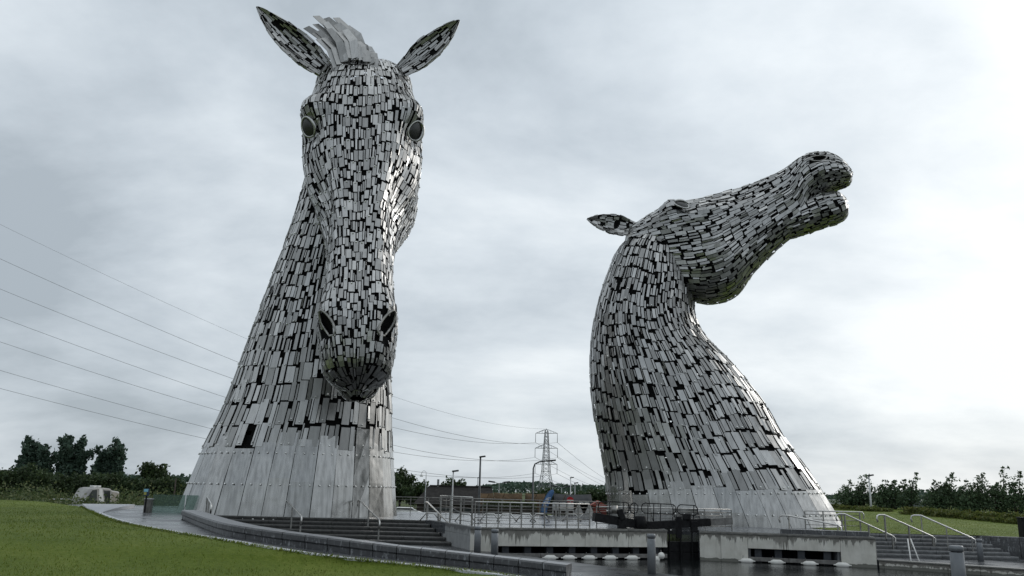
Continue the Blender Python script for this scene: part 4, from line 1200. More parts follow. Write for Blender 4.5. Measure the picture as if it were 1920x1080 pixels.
MB().box(p + Vector((0, 0, 0.99)), (0.52, 0.52, 0.08)).build('lid', M['black'], lb_, 0.02)
MB().box(p + Vector((0, -0.236, 0.8)), (0.3, 0.012, 0.14)).build('slot', M['void_shade'], lb_)
# ---------------------------------------------------------------- lock gate
lg = empty('lock_gate', (8.5, 42.4, 0), 'black timber lock gate with balance beams closing the lock mouth', 'lock gate')
hinge = Vector((5.95, 42.0, 0.0))
def bm_(name, p0, p1, wd, ht, parent=lg):
    return MB().beam(p0, p1, wd, ht).build(name, M['black'], parent, 0.02)
B0, B1 = at(1113, 969, 41.6), at(1200, 984, 42.2)
B2, B3 = at(1200, 986, 42.2), at(1372, 976, 42.4)
bm_('balance_beam', B0, B1, 0.42, 0.40)
bm_('balance_beam', B2, at(1330, 979, 42.35), 0.40, 0.36)
MB().beam(at(1331, 979, 42.35), B3, 0.38, 0.34).build('beam_end', M['fender'], lg, 0.02)
MB().tube([at(1362, 972, 42.4), at(1363, 966, 42.4), at(1366, 966, 42.4), at(1367, 972, 42.4)], 0.025, 6).build('lifting_ring', M['post'], lg)
p = at(1201, 988, 42.0)
MB().lathe((p.x, p.y, -0.05), [(0.30, 0), (0.30, 0.62), (0.26, 0.66)], 14).build('hinge_post', M['black'], lg)
p = at(1166, 990, 41.9); bm_('pedestal', (p.x, p.y, 0), (p.x, p.y, 0.45), 0.55, 0.4)
MB().beam(at(1161, 955, 41.8), at(1168, 975, 41.8), 0.42, 0.3).build('winding_head', M['black'], lg, 0.05)
MB().lathe(at(1152, 955, 41.7), [(0.05, -0.2), (0.16, -0.2), (0.16, 0.18), (0.05, 0.18)], 12).build('winding_drum', M['post'], lg)
p = at(1272, 960, 42.2); bm_('paddle_post', (p.x, p.y, -0.4), (p.x, p.y, 0.62), 0.26, 0.26)
p = at(1287, 960, 42.2); MB().box((p.x, p.y, 0.62), (0.38, 0.35, 0.30)).build('paddle_box', M['black'], lg, 0.04)
MB().tube([at(1281, 965, 42.1), at(1284, 972, 42.1), at(1290, 976, 42.1), at(1298, 977, 42.1)], 0.025, 6).build('cable', M['black'], lg)
p = at(1301, 985, 42.2); bm_('pedestal', (p.x, p.y, -0.1), (p.x, p.y, 0.42), 0.32, 0.32)
for k in range(4):     # the gate leaf: horizontal timbers between the lock walls
    bm_('gate_timber', (7.62, 42.35, -2.3 + 0.5 * k), (9.45, 42.5, -2.3 + 0.5 * k), 0.30, 0.485)
for x in (7.95, 8.5, 9.05): bm_('gate_stile', (x, 42.18, -2.4), (x, 42.18, -0.1), 0.14, 0.06)
# black footbridge rail on the gate, rounded panels
gr = empty('gate_railing', at(1200, 985, 42.6), 'black tubular footbridge railing on top of the lock gate', 'railing')
def loop(x0, x1, y0, y1, d, rad=0.16):
    a, b, c, e = at(x0, y0[0], d), at(x1, y0[1], d), at(x1, y1[1], d), at(x0, y1[0], d)
    pts = []
    for p, q, r_ in ((e, a, b), (a, b, c), (b, c, e), (c, e, a)):
        i_, o_ = (p - q).normalized(), (r_ - q).normalized()
        pts += [q + i_ * rad, q + i_ * rad * 0.35 + o_ * rad * 0.35, q + o_ * rad]
    pts = pts + [pts[0], pts[1]]
    return MB().tube(pts, 0.026, 6, False)
loop(1122, 1180, (940, 942), (962, 962), 42.7).build('panel', M['black'], gr)
loop(1182, 1196, (943, 943), (963, 962), 42.7).build('panel', M['black'], gr)
loop(1203, 1267, (943, 946), (962, 964), 42.7).build('panel', M['black'], gr)
loop(1270, 1308, (946, 948), (964, 967), 42.7).build('panel', M['black'], gr)
for px, y0_, y1_ in ((1143, 941, 985), (1169, 942, 985), (1178, 942, 985), (1190, 943, 986), (1215, 944, 988), (1226, 944, 988), (1239, 945, 990), (1262, 945, 990), (1301, 947, 985)):
    MB().tube([at(px, y0_, 42.7), at(px - 1, y1_, 42.7)], 0.024, 6).build('post', M['black'], gr)
# ---------------------------------------------------------------- glass balustrade and finger sign by the path
gb = empty('glass_balustrade', at(305, 960, 47.5), 'greenish glass balustrade panels beside the foot of the bowed sculpture', 'balustrade')
for x0_, x1_ in ((283, 345), (346, 392)):
    a, b = at(x0_, 958, 47.8), at(x1_, 960, 48.0); a.z = b.z = 0
    MB().beam(a + Vector((0.02, 0, 0.50)), b + Vector((-0.02, 0, 0.50)), 0.02, 0.98).build('glass_panel', M['glass'], gb)
gp = empty('stone_pillar', at(276, 960, 47.6), 'short weathered stone pillar at the end of the glass balustrade', 'pillar')
p = at(276.5, 960, 47.6)
MB().box((p.x, p.y, 0.36), (0.36, 0.36, 0.72)).build('shaft', M['coping'], gp, 0.02)
MB().box((p.x, p.y, 0.745), (0.40, 0.40, 0.05)).build('cap', M['kerb'], gp, 0.01)
sg_ = empty('waymark_sign', at(271, 960, 47.2), 'small blue and yellow sign board on a dark post by the pillar', 'sign')
p = at(271, 960, 47.2)
MB().beam((p.x, p.y, 0), (p.x, p.y, 1.28), 0.07, 0.07).build('post', M['black'], sg_)
MB().box((p.x, p.y - 0.05, 1.10), (0.30, 0.03, 0.38)).build('board', simple('sign_navy', (0.02, 0.04, 0.07), (0.03, 0.05, 0.09), 2, 0.5), sg_)
MB().box((p.x - 0.03, p.y - 0.07, 1.20), (0.24, 0.01, 0.15)).build('board_panel', simple('sign_cyan', (0.18, 0.42, 0.55), (0.25, 0.5, 0.6), 2, 0.5), sg_)
MB().box((p.x - 0.06, p.y - 0.07, 1.03), (0.14, 0.01, 0.14)).build('board_panel', simple('sign_olive', (0.35, 0.33, 0.08), (0.4, 0.38, 0.1), 2, 0.5), sg_)
# ---------------------------------------------------------------- trees and hedges
def leaf_quads(C, size, flat=0.0):
    n = len(C)
    a = rng.normal(size=(n, 3)); a /= np.linalg.norm(a, axis=1, keepdims=True)
    b = rng.normal(size=(n, 3)); b -= a * (a * b).sum(1, keepdims=True); b /= np.linalg.norm(b, axis=1, keepdims=True)
    s = size * rng.uniform(0.6, 1.4, (n, 1))
    V = np.stack([C - a * s, C + b * s * 0.6, C + a * s, C - b * s * 0.6], 1).reshape(-1, 3)
    return V, np.arange(4 * n).reshape(-1, 4)
def clumps(cs, rs, per, squash=(1, 1, 1)):
    out_ = []
    for c, r in zip(cs, rs):
        k = max(12, int(per * r * r))
        d = rng.normal(size=(k, 3)); d /= np.linalg.norm(d, axis=1, keepdims=True)
        rad = r * rng.uniform(0.2, 1.0, (k, 1)) ** 0.6 * rng.choice([1.0, 1.0, 1.3, 1.6], (k, 1))
        out_.append(np.array(c) + d * rad * np.array(squash))
    return np.concatenate(out_)
def tree(name, label, base, H, W, kind, m, group, per=160, leaf=0.22, lean=0.0, seed=0, trunk=True):
    r = random.Random(seed)
    base = Vector(base)
    t = empty(name, base, label, 'tree', group)
    tr = MB(); cs, rs = [], []
    r0 = max(0.06, 0.022 * H)
    if kind == 'poplar':        # several upright columns fanning from a short bole
        bole = base + Vector((0, 0, H * 0.14))
        tr.tube([base, bole], [r0 * 1.6, r0 * 1.3], 8)
        nlim = 9
        for k in range(nlim):
            fx = (k / (nlim - 1) - 0.5) * 2
            topz = H * (0.78 + 0.22 * r.random()) * (1 - 0.20 * abs(fx) ** 2)
            tip = base + Vector((fx * W * 0.42 + lean * H, r.uniform(-1, 1) * W * 0.28, topz))
            midp = bole.lerp(tip, 0.5) + Vector((fx * W * 0.09, 0, -0.03 * H))
            tr.tube([bole, midp, tip], [r0 * 0.8, r0 * 0.45, r0 * 0.12], 6)
            for q in range(9):
                f = 0.14 + 0.86 * q / 8
                p = bole.lerp(midp, f * 2) if f < 0.5 else midp.lerp(tip, f * 2 - 1)
                cs.append(tuple(p + Vector((r.uniform(-.12, .12) * W, r.uniform(-.12, .12) * W, 0))))
                rs.append(W * (0.10 + 0.055 * math.sin(math.pi * min(1, f * 1.05))) * r.uniform(0.75, 1.2))
        C = clumps(cs, rs, per, (1, 1, 1.35))
    elif kind == 'birch':       # young wind-bent trees, several stems
        for k in range(4):
            fx = (k - 1.5) / 1.5
            tip = base + Vector((fx * W * 0.22 + lean * H * r.uniform(0.7, 1.2), r.uniform(-1, 1) * W * 0.2, H * (1.0 if k == 2 else r.uniform(0.55, 0.85))))
            b0 = base + Vector((fx * W * 0.10, r.uniform(-.1, .1) * W, 0))
            midp = b0.lerp(tip, 0.5) + Vector((-lean * H * 0.15, 0, 0.03 * H))
            tr.tube([b0, midp, tip], [r0, r0 * 0.6, r0 * 0.12], 6)
            for q in range(10):
                f = 0.16 + 0.84 * q / 9
                p = b0.lerp(midp, f * 2) if f < 0.5 else midp.lerp(tip, f * 2 - 1)
                rad = W * (0.13 * (1 - f) ** 0.7 + 0.045) * r.uniform(0.6, 1.3)
                for e in range(2):
                    off = Vector((r.uniform(-1, 1), r.uniform(-1, 1), r.uniform(-0.4, 0.6))) * W * 0.28 * (1 - f * 0.7)
                    cs.append(tuple(p + off)); rs.append(rad)
                    if e == 0: tr.tube([p, p + off], [r0 * 0.3, r0 * 0.08], 5)
        C = clumps(cs, rs, per, (1.25, 1, 0.9))
    else:                        # round field tree / bush
        bole = base + Vector((0, 0, H * 0.25))
        tr.tube([base, bole], [r0 * 1.5, r0 * 1.2], 8)
        for k in range(16):
            an = k * 2.4; zf = r.uniform(0.28, 1.0)
            rr_ = W * 0.5 * math.sqrt(max(0.05, 1 - ((zf - 0.5) / 0.56) ** 2)) * r.uniform(0.55, 0.95)
            tip = base + Vector((math.cos(an) * rr_ + lean * H * zf, math.sin(an) * rr_, H * zf))
            tr.tube([bole, bole.lerp(tip, 0.5) + Vector((0, 0, 0.05 * H)), tip], [r0 * 0.6, r0 * 0.3, r0 * 0.08], 5)
            for q in range(4):
                p = bole.lerp(tip, 0.45 + 0.18 * q)
                cs.append(tuple(p + Vector((r.uniform(-.08, .08) * W, r.uniform(-.08, .08) * W, r.uniform(-.04, .04) * H)))); rs.append(W * r.uniform(0.09, 0.16))
        C = clumps(cs, rs, per)
    C = C[C[:, 2] > base.z + 0.05]
    V, Q_ = leaf_quads(C, leaf)
    tr.build('trunk', M['bark'], t)
    link('crown', fast_mesh('crown', V, Q_, m), t)
    return t
def Hpx(x, ytop, d, z):
    return at(x, ytop, d).z - z
def by_px(x, ybase, d, z=None):
    p = at(x, ybase, d)
    if z is not None: p.z = z
    return p
GZ = -1.6
PG = 'tall poplars beyond the left lawn'
tree('poplar_tree', 'broad poplar at the far left with a low side branch', by_px(58, 900, 130, GZ), Hpx(58, 818, 130, GZ), 5.3, 'poplar', M['poplar'], PG, 260, 0.30, 0.02, 3)
tree('poplar_tree', 'middle poplar of the three left of the bowed sculpture', by_px(131, 900, 130, GZ), Hpx(131, 822, 130, GZ), 4.6, 'poplar', M['poplar'], PG, 300, 0.30, 0.0, 5)
tree('poplar_tree', 'poplar with rounded crown, rightmost of the three', by_px(199, 900, 130, GZ), Hpx(199, 824, 130, GZ), 4.7, 'poplar', M['poplar'], PG, 300, 0.30, 0.0, 8)
tree('field_tree', 'dark bushy tree between the poplars and the bowed sculpture', by_px(287, 920, 112, GZ), Hpx(287, 874, 112, GZ), 5.4, 'round', M['hedge'], None, 200, 0.24, 0, 4)
tree('field_tree', 'small bushy tree beside the low side branch at far left', by_px(28, 900, 126, GZ), Hpx(28, 858, 126, GZ), 2.8, 'round', M['poplar'], None, 200, 0.26, 0, 14)
MID = 'trees beyond the plaza'
tree('field_tree', 'dark tall tree right behind the bowed sculpture', by_px(750, 930, 150, GZ), Hpx(750, 884, 150, GZ), 5.6, 'round', M['hedge'], MID, 110, 0.28, 0, 6)
tree('field_tree', 'rounded tree between the sculpture and the dark roof', by_px(784, 930, 146, GZ), Hpx(784, 903, 146, GZ), 5.0, 'round', M['hedge'], MID, 110, 0.28, 0, 7)
tree('field_tree', 'round tree showing above the long dark roof', by_px(852, 925, 170, GZ), Hpx(852, 898, 170, GZ), 5.6, 'round', M['hedge'], MID, 110, 0.28, 0, 9)
for k, (px, H_, lb) in enumerate([(1008, 925, 'low tree beneath the pylon'), (1036, 920, 'low tree behind the blue flag'), (1088, 926, 'low tree behind the red sign'), (1112, 921, 'bushy tree left of the raised sculpture'), (1134, 920, 'bushy tree touching the edge of the raised sculpture'), (1160, 921, 'bushy tree mostly hidden behind the raised sculpture')]):
    tree('field_tree', lb, by_px(px, 930, 118, GZ), Hpx(px, H_, 118, GZ), 3.6, 'round', M['hedge'], MID, 130, 0.26, 0, 20 + k)
RG = 'wind bent young trees along the right crest'
for k, (px, top, Wd, ln, lb) in enumerate([
        (1590, 903, 3.2, 0.10, 'leftmost bushy young tree on the right crest'), (1614, 893, 3.0, 0.16, 'wind bent young tree just left of the white lamp post'),
        (1655, 903, 2.6, 0.10, 'young tree just right of the white lamp post'), (1677, 900, 2.2, 0.12, 'slender young tree third from the lamp post'),
        (1704, 888, 2.6, 0.16, 'airy young tree left of the gap in the crest row'), (1752, 902, 2.8, 0.14, 'dense young tree right of the gap in the crest row'),
        (1778, 888, 3.0, 0.16, 'dense leaning young tree with a pointed top'), (1812, 903, 2.8, 0.10, 'low dense young tree in the middle of the right group'),
        (1838, 890, 3.2, 0.12, 'wide dark young tree with small pointed leader'), (1876, 878, 2.8, 0.08, 'tallest young tree near the right edge'),
        (1908, 884, 2.6, 0.10, 'rightmost young tree cut by the picture edge')]):
    d = 84 - 0.03 * (px - 1590)
    b_ = by_px(px, 955, d); b_.z = float(hill(b_.x, b_.y))
    tp = at(px, top, d)
    tree('young_tree', lb, b_, (tp.z - b_.z) * 0.98, Wd, 'birch', M['birch'], RG, 190, 0.11, ln, 40 + k)
def mound(name, label, c, sx, sy, sz, m, n, leaf, group, cat='shrub'):
    """dense bush: leaves spread on and under a lumpy dome"""
    o = empty(name, c, label, cat, group)
    d = rng.normal(size=(n, 3)); d /= np.linalg.norm(d, axis=1, keepdims=True); d[:, 2] = np.abs(d[:, 2])
    lump = 1 + 0.16 * np.sin(d[:, 0] * 7 + c[0]) * np.cos(d[:, 1] * 6 + c[1]) + 0.12 * np.sin(d[:, 2] * 11 + c[0] * 2)
    P = np.array(c) + d * np.array([sx, sy, sz]) * (rng.uniform(0.72, 1.05, n) * lump)[:, None]
    V, Q_ = leaf_quads(P, leaf)
    link('foliage', fast_mesh('foliage', V, Q_, m), o)
    st = MB()
    for k in range(5):
        st.tube([Vector(c), Vector(c) + Vector((random.uniform(-.5, .5) * sx, random.uniform(-.5, .5) * sy, sz * 0.7))], [0.06, 0.02], 5)
    st.build('stem', M['bark'], o)
HG = 'dark hedge bushes behind the left lawn'
hp = [(-25, 884, 3.2), (20, 886, 3.3), (62, 884, 3.2), (100, 893, 2.9), (135, 890, 3.0), (170, 893, 2.9), (205, 896, 2.8), (238, 903, 2.7), (268, 900, 2.8), (305, 903, 2.7), (335, 908, 2.5), (362, 912, 2.4)]
hl = ['dark hedge bush at the extreme left edge', 'dark hedge bush under the leftmost poplar', 'dark hedge bush just right of the leftmost poplar', 'dark hedge bush under the gap before the middle poplar', 'dark hedge bush under the middle poplar', 'dark hedge bush behind the parked camper', 'dark hedge bush under the rightmost poplar', 'dark hedge bush right of the poplars', 'dark hedge bush below the bushy field tree', 'dark hedge bush right under the bushy field tree', 'dark hedge bush by the bare wooden pole', 'dark hedge bush next to the edge of the bowed sculpture']
for (px, top, wd), lb in zip(hp, hl):
    d = 104
    tp = at(px, top, d)
    mound('hedge_bush', lb, (tp.x, d, GZ), wd * 1.15, 2.2, tp.z - GZ, M['hedge'], 5200, 0.17, HG, 'hedge')
# tall weeds between lawn and hedge
n = 90000
wx = rng.uniform(-66, -16, n); wy = rng.uniform(63.5, 92, n)
ok = (wx / wy > -0.72) & (wx / wy < -0.33)
wx, wy = wx[ok], wy[ok]; n = len(wx)
hgt = rng.uniform(0.25, 1.0, n) * (0.75 + 0.5 * np.sin(wx * 0.6) * np.sin(wy * 0.45))
f_ = rng.random(n)
gz_ = np.where(wy > 66, GZ, -0.06 - 1.54 * np.clip((wy - 62) / 4, 0, 1))
hgt = hgt * np.interp(wy, [63, 70, 92], [1.3, 2.75, 2.9])
P_ = np.stack([wx + rng.normal(0, 0.15, n) * f_, wy, gz_ + hgt * f_], 1)
V, Q_ = leaf_quads(P_, 0.12)
tag(link('tall_weeds', fast_mesh('tall_weeds', V, Q_, M['weed'])), 'tall rough weeds between the left lawn and the hedge', 'weeds', kind='stuff')
# low yellow-green shrubs along the right crest
sl = ['leftmost', 'second', 'third', 'fourth', 'fifth', 'sixth', 'seventh', 'eighth', 'ninth', 'tenth', 'eleventh']
for k, px in enumerate([1566, 1600, 1640, 1722, 1752, 1784, 1812, 1842, 1870, 1898, 1926]):
    d = 80 - 0.055 * (px - 1560)
    b_ = by_px(px, 965, d); b_.z = float(hill(b_.x, b_.y)) - 0.05
    mound('low_shrub', 'low yellow-green shrub on the right crest, ' + (sl[k] + ' from the left' if k else 'leftmost of the row'), tuple(b_), 1.5, 0.9, 0.62 if k > 2 else 0.4, M['shrub'], 1500, 0.09, 'low shrubs along the right crest')
# ---------------------------------------------------------------- parked camper behind the weeds
M['white'] = simple('white_vehicle_paint', (0.62, 0.62, 0.60), (0.74, 0.74, 0.72), 1.5, 0.35)
M['camper'] = simple('grey_camper_paint', (0.22, 0.21, 0.20), (0.40, 0.39, 0.37), 1.2, 0.45)
M['tyre'] = simple('tyre_rubber', (0.012, 0.012, 0.012), (0.02, 0.02, 0.02), 4, 0.8)
M['carglass'] = simple('vehicle_glass', (0.03, 0.035, 0.035), (0.07, 0.08, 0.08), 0.8, 0.1)
M['dirty'] = simple('weathered_canvas', (0.30, 0.27, 0.23), (0.42, 0.39, 0.34), 2, 0.8)
cv = empty('parked_camper', at(188, 945, 80), 'white camper with raked windscreen parked half hidden in the weeds', 'camper')
def vq(px, py, d): return at(px, py, d)
zc = GZ
p0 = at(148, 944, 79); p1 = at(222, 944, 83)
ax = Vector((p1.x - p0.x, p1.y - p0.y, 0)); Lc = ax.length; ax.normalize(); ay = Vector((-ax.y, ax.x, 0))
def cp(u, v, z): return Vector((p0.x, p0.y, zc)) + ax * (u * Lc) + ay * v + Vector((0, 0, z))
Hc = at(185, 914, 80).z - zc
prof = [(0.0, 0.35), (0.0, 0.95), (0.10, 1.12), (0.30, Hc * 0.96), (0.42, Hc), (0.74, Hc * 0.97), (0.80, Hc * 0.90), (1.0, Hc * 0.86), (1.0, 0.35)]
m_ = MB(); n = len(prof); Wc = 2.0
vv = [cp(u, 0, z) for u, z in prof] + [cp(u, Wc, z) for u, z in prof]
m_.add(vv, [tuple(reversed(range(n))), tuple(range(n, 2 * n))] + [(q, (q + 1) % n, n + (q + 1) % n, n + q) for q in range(n)]).build('body', M['camper'], cv, 0.12, True)
def side(name, pts, m, off=-0.012):
    MB().add([cp(u, off, z) for u, z in pts], [tuple(range(len(pts)))]).build(name, m, cv)
side('side_window', [(0.10, 1.14), (0.28, Hc * 0.90), (0.40, Hc * 0.93), (0.44, 1.10)], M['carglass'])
side('door_pillar', [(0.50, 0.9), (0.45, Hc * 0.95), (0.53, Hc * 0.95), (0.64, 0.9)], M['white'], -0.016)
side('side_window', [(0.66, 1.16), (0.57, Hc * 0.90), (0.74, Hc * 0.88), (0.78, 1.16)], M['carglass'])
side('rear_panel', [(0.80, 0.9), (0.80, Hc * 0.84), (0.985, Hc * 0.80), (0.985, 0.9)], M['dirty'])
MB().add([cp(0.115, 0.15, 1.17), cp(0.295, 0.15, Hc * 0.94), cp(0.295, Wc - 0.15, Hc * 0.94), cp(0.115, Wc - 0.15, 1.17)], [(0, 1, 2, 3)]).build('windscreen', M['carglass'], cv)
for a_ in range(2):
    MB().box(cp(0.46 + 0.12 * a_, 0.9, Hc + 0.08), (0.35, 0.5, 0.16), math.atan2(ax.y, ax.x)).build('roof_vent', M['white'], cv, 0.03)
for u in (0.18, 0.80):
    c = cp(u, -0.02, 0.36)
    wheel = MB().tube([c - ay * 0.02, c + ay * 0.22], 0.36, 18).build('wheel', M['tyre'], cv)
    MB().tube([c - ay * 0.03, c - ay * 0.015], 0.2, 14).build('rim', M['rail'], wheel)
MB().box(cp(-0.01, 0.3, 0.75), (0.06, 0.35, 0.16), math.atan2(ax.y, ax.x)).build('headlight', M['carglass'], cv, 0.02)
MB().box(cp(-0.01, 1.7, 0.75), (0.06, 0.35, 0.16), math.atan2(ax.y, ax.x)).build('headlight', M['carglass'], cv, 0.02)
def car(name, label, c, rz, m, Lc_=4.2, Wc_=1.75, Hc_=1.45):
    o = empty(name, c, label, 'car')
    R = Matrix.Rotation(rz, 3, 'Z'); c = Vector(c)
    pr = [(-.5, .3), (-.5, .62), (-.47, .70), (-.28, .78), (-.16, 1.0), (.18, 1.0), (.34, .76), (.48, .66), (.5, .5), (.5, .3)]
    def q(u, v, z): return c + R @ Vector((u * Lc_, v * Wc_, z * Hc_))
    n = len(pr); vv = [q(u, -.5 + (.06 if z > .8 else 0), z) for u, z in pr] + [q(u, .5 - (.06 if z > .8 else 0), z) for u, z in pr]
    MB().add(vv, [tuple(reversed(range(n))), tuple(range(n, 2 * n))] + [(k, (k + 1) % n, n + (k + 1) % n, n + k) for k in range(n)]).build('body', m, o, 0.05, True)
    for s_ in (-1, 1):
        MB().add([q(u, s_ * (.5 - .03) + s_ * 0.012, z) for u, z in ((-.24, .80), (-.15, .96), (.16, .96), (.28, .80))], [(0, 1, 2, 3)]).build('side_window', M['carglass'], o)
        for u in (-.30, .32):
            p = q(u, s_ * .44, .21)
            w_ = MB().tube([p - (R @ Vector((0, .1, 0))), p + (R @ Vector((0, .1, 0)))], 0.31, 16).build('wheel', M['tyre'], o)
    MB().add([q(.20, -.38, .97), q(.33, -.40, .79), q(.33, .40, .79), q(.20, .38, .97)], [(0, 1, 2, 3)]).build('windscreen', M['carglass'], o)
    return o
car('parked_car', 'small white car bonnet showing low in the weeds at left', Vector((*at(112, 948, 84).xy, GZ)), 0.2, M['white'])
car('parked_car', 'white car behind the plaza railing near the bowed sculpture', Vector((*at(758, 950, 84).xy, GZ)), 0.1, M['white'])
car('parked_car', 'dark parked car seen through the plaza railing', Vector((*at(835, 952, 86).xy, GZ)), 0.0, simple('dark_car_paint', (0.015, 0.015, 0.017), (0.025, 0.025, 0.028), 2, 0.25))
car('parked_car', 'grey car partly hidden behind the crest shrubs at right', Vector((*at(1690, 948, 86).xy, 0.55)), 0.0, simple('grey_car_paint', (0.12, 0.14, 0.15), (0.16, 0.18, 0.19), 2, 0.3))
# ---------------------------------------------------------------- poles and lamps
def pole(name, label, px, ytop, ybase, d, r, m, head=None, cat='lamp post', group=None, z0=None):
    t = at(px, ytop, d); z = GZ if z0 is None else z0
    b = Vector((t.x, t.y, z))
    o = empty(name, b, label, cat, group)
    MB().tube([b, b.lerp(t, 0.3), t], [r * 1.5, r * 1.2, r * 0.8], 8).build('column', m, o)
    if head == 'single':
        MB().beam(t + Vector((-0.1, 0, 0)), t + Vector((0.42, 0, 0.08)), 0.26, 0.13).build('lantern', M['lampdark'], o, 0.04)
    elif head == 'double':
        for s_ in (-1, 1):
            MB().tube([t, t + Vector((s_ * 0.7, 0, 0.22))], r * 0.7, 6).build('arm', m, o)
            MB().beam(t + Vector((s_ * 0.6, 0, 0.2)), t + Vector((s_ * 1.6, 0, 0.32)), 0.4, 0.22).build('lantern', M['lampdark'], o, 0.05)
    elif head == 'hook':
        MB().tube([t, t + Vector((-0.02, 0, 0.45)), t + Vector((-0.28, 0, 0.62)), t + Vector((-0.5, 0, 0.42)), t + Vector((-0.52, 0, 0.2))], r * 0.5, 6).build('arm', m, o)
        MB().lathe(t + Vector((-0.52, 0, -0.05)), [(0.16, 0), (0.2, 0.12), (0.06, 0.3)], 10).build('camera_dome', M['white'], o)
    elif head == 'curve':
        MB().tube([t, t + Vector((0.12, 0, 0.35)), t + Vector((0.5, 0, 0.55)), t + Vector((1.3, 0, 0.66))], r * 0.8, 6).build('arm', m, o)
        MB().beam(t + Vector((1.1, 0, 0.62)), t + Vector((1.9, 0, 0.72)), 0.3, 0.13).build('lantern', M['lampdark'], o, 0.03)
    return o
M['lampdark'] = simple('lamp_head_dark', (0.03, 0.032, 0.034), (0.06, 0.062, 0.065), 3, 0.5)
M['galv'] = simple('galvanised_pole', (0.22, 0.23, 0.235), (0.34, 0.35, 0.355), 3, 0.55, 0.3)
M['polewhite'] = simple('pale_pole', (0.46, 0.47, 0.47), (0.6, 0.6, 0.6), 3, 0.5)
M['poledark'] = simple('dark_pole', (0.05, 0.055, 0.06), (0.09, 0.095, 0.10), 3, 0.5)
LG = 'lamp posts round the car park'
pole('slim_mast', 'pale slim mast at the right edge of the bowed sculpture', 740, 893, 0, 90, 0.05, M['polewhite'], None, 'pole')
pole('camera_mast', 'hooked pale mast with a small dome camera above the dark roof', 799, 893, 0, 95, 0.05, M['galv'], 'hook', 'camera mast')
pole('lamp_post', 'white lamp post in front of the long dark roof', 850, 884, 0, 66, 0.055, M['polewhite'], 'single', group=LG)
pole('lamp_post', 'tall dark lamp post, tallest left of the pylon', 901, 857, 0, 70, 0.085, M['poledark'], 'single', group=LG)
pole('lamp_post', 'thin faint lamp post just left of the tall dark one', 896, 896, 0, 130, 0.06, M['galv'], 'single', group=LG)
pole('lamp_post', 'double headed lamp post between the tall lamp and the pylon', 936, 907, 0, 125, 0.06, M['galv'], 'double', group=LG)
pole('lamp_post', 'dark lamp post with curved arm left of the pylon', 1000, 878, 0, 72, 0.08, M['poledark'], 'curve', group=LG)
pole('lamp_post', 'double headed lamp post just right of the pylon', 1053, 915, 0, 125, 0.06, M['galv'], 'double', group=LG)
pole('lamp_post', 'taller of the two pale lamp posts right of the pylon', 1070, 896, 0, 110, 0.065, M['polewhite'], 'single', group=LG)
pole('lamp_post', 'shorter of the two pale lamp posts right of the pylon', 1078, 906, 0, 108, 0.065, M['galv'], 'single', group=LG)
pole('lamp_post', 'white lamp post standing on the right crest among young trees', 1629, 892, 0, 76, 0.075, M['polewhite'], 'single', group=LG, z0=0.4)
pole('wooden_pole', 'bare wooden pole in front of the hedge by the bowed sculpture', 330, 897, 0, 96, 0.09, M['bark'], None, 'pole')
# ---------------------------------------------------------------- buildings beyond the plaza
M['darkroof'] = simple('dark_slate_roof', (0.022, 0.020, 0.019), (0.040, 0.037, 0.034), 2.5, 0.75, bmp=0.3, spec=0.12)
M['brickdark'] = simple('dark_brick', (0.035, 0.028, 0.024), (0.06, 0.05, 0.042), 6, 0.8)
M['canvasbrown'] = simple('brown_canvas', (0.045, 0.030, 0.016), (0.10, 0.065, 0.034), 1.6, 0.85, spec=0.1)
M['rustwood'] = simple('brown_timber', (0.09, 0.06, 0.035), (0.16, 0.11, 0.07), 3, 0.8)
M['tentgrey'] = simple('grey_tent_canvas', (0.03, 0.031, 0.033), (0.05, 0.052, 0.055), 1.2, 0.8, spec=0.1)
def P3(px, py, d): return at(px, py, d)
bd = empty('long_low_building', P3(850, 940, 105), 'long low building with dark slate roof behind the plaza railing', 'building')
x0_, x1_ = at(779, 930, 102).x, at(929, 930, 102).x
zr = at(850, 912, 102).z; ze = at(780, 943, 102).z
MB().box(((x0_ + x1_) / 2, 103.5, (ze + GZ) / 2), (x1_ - x0_ - 0.6, 5, ze - GZ)).build('wall', M['brickdark'], bd)
ins = 1.4
MB().add([(x0_, 100.4, ze), (x1_, 100.4, ze), (x1_, 107, ze), (x0_, 107, ze), (x0_ + ins, 103.6, zr), (x1_ - 0.5, 103.6, zr)], [(0, 1, 5, 4), (2, 3, 4, 5), (1, 2, 5), (3, 0, 4), (3, 2, 1, 0)]).build('roof', M['darkroof'], bd)
MB().box(((x0_ + x1_) / 2 + 0.5, 103.6, zr + 0.05), (x1_ - x0_ - 2, 0.3, 0.14)).build('ridge', M['darkroof'], bd)
MB().box((x0_ + 2.5, 103.6, zr + 0.35), (0.25, 0.25, 0.9)).build('flue', M['galv'], bd)
for k in range(4):
    MB().box((x0_ + 2 + k * 2.2, 100.98, -0.75), (1.0, 0.05, 0.6)).build('window', M['carglass'], bd)
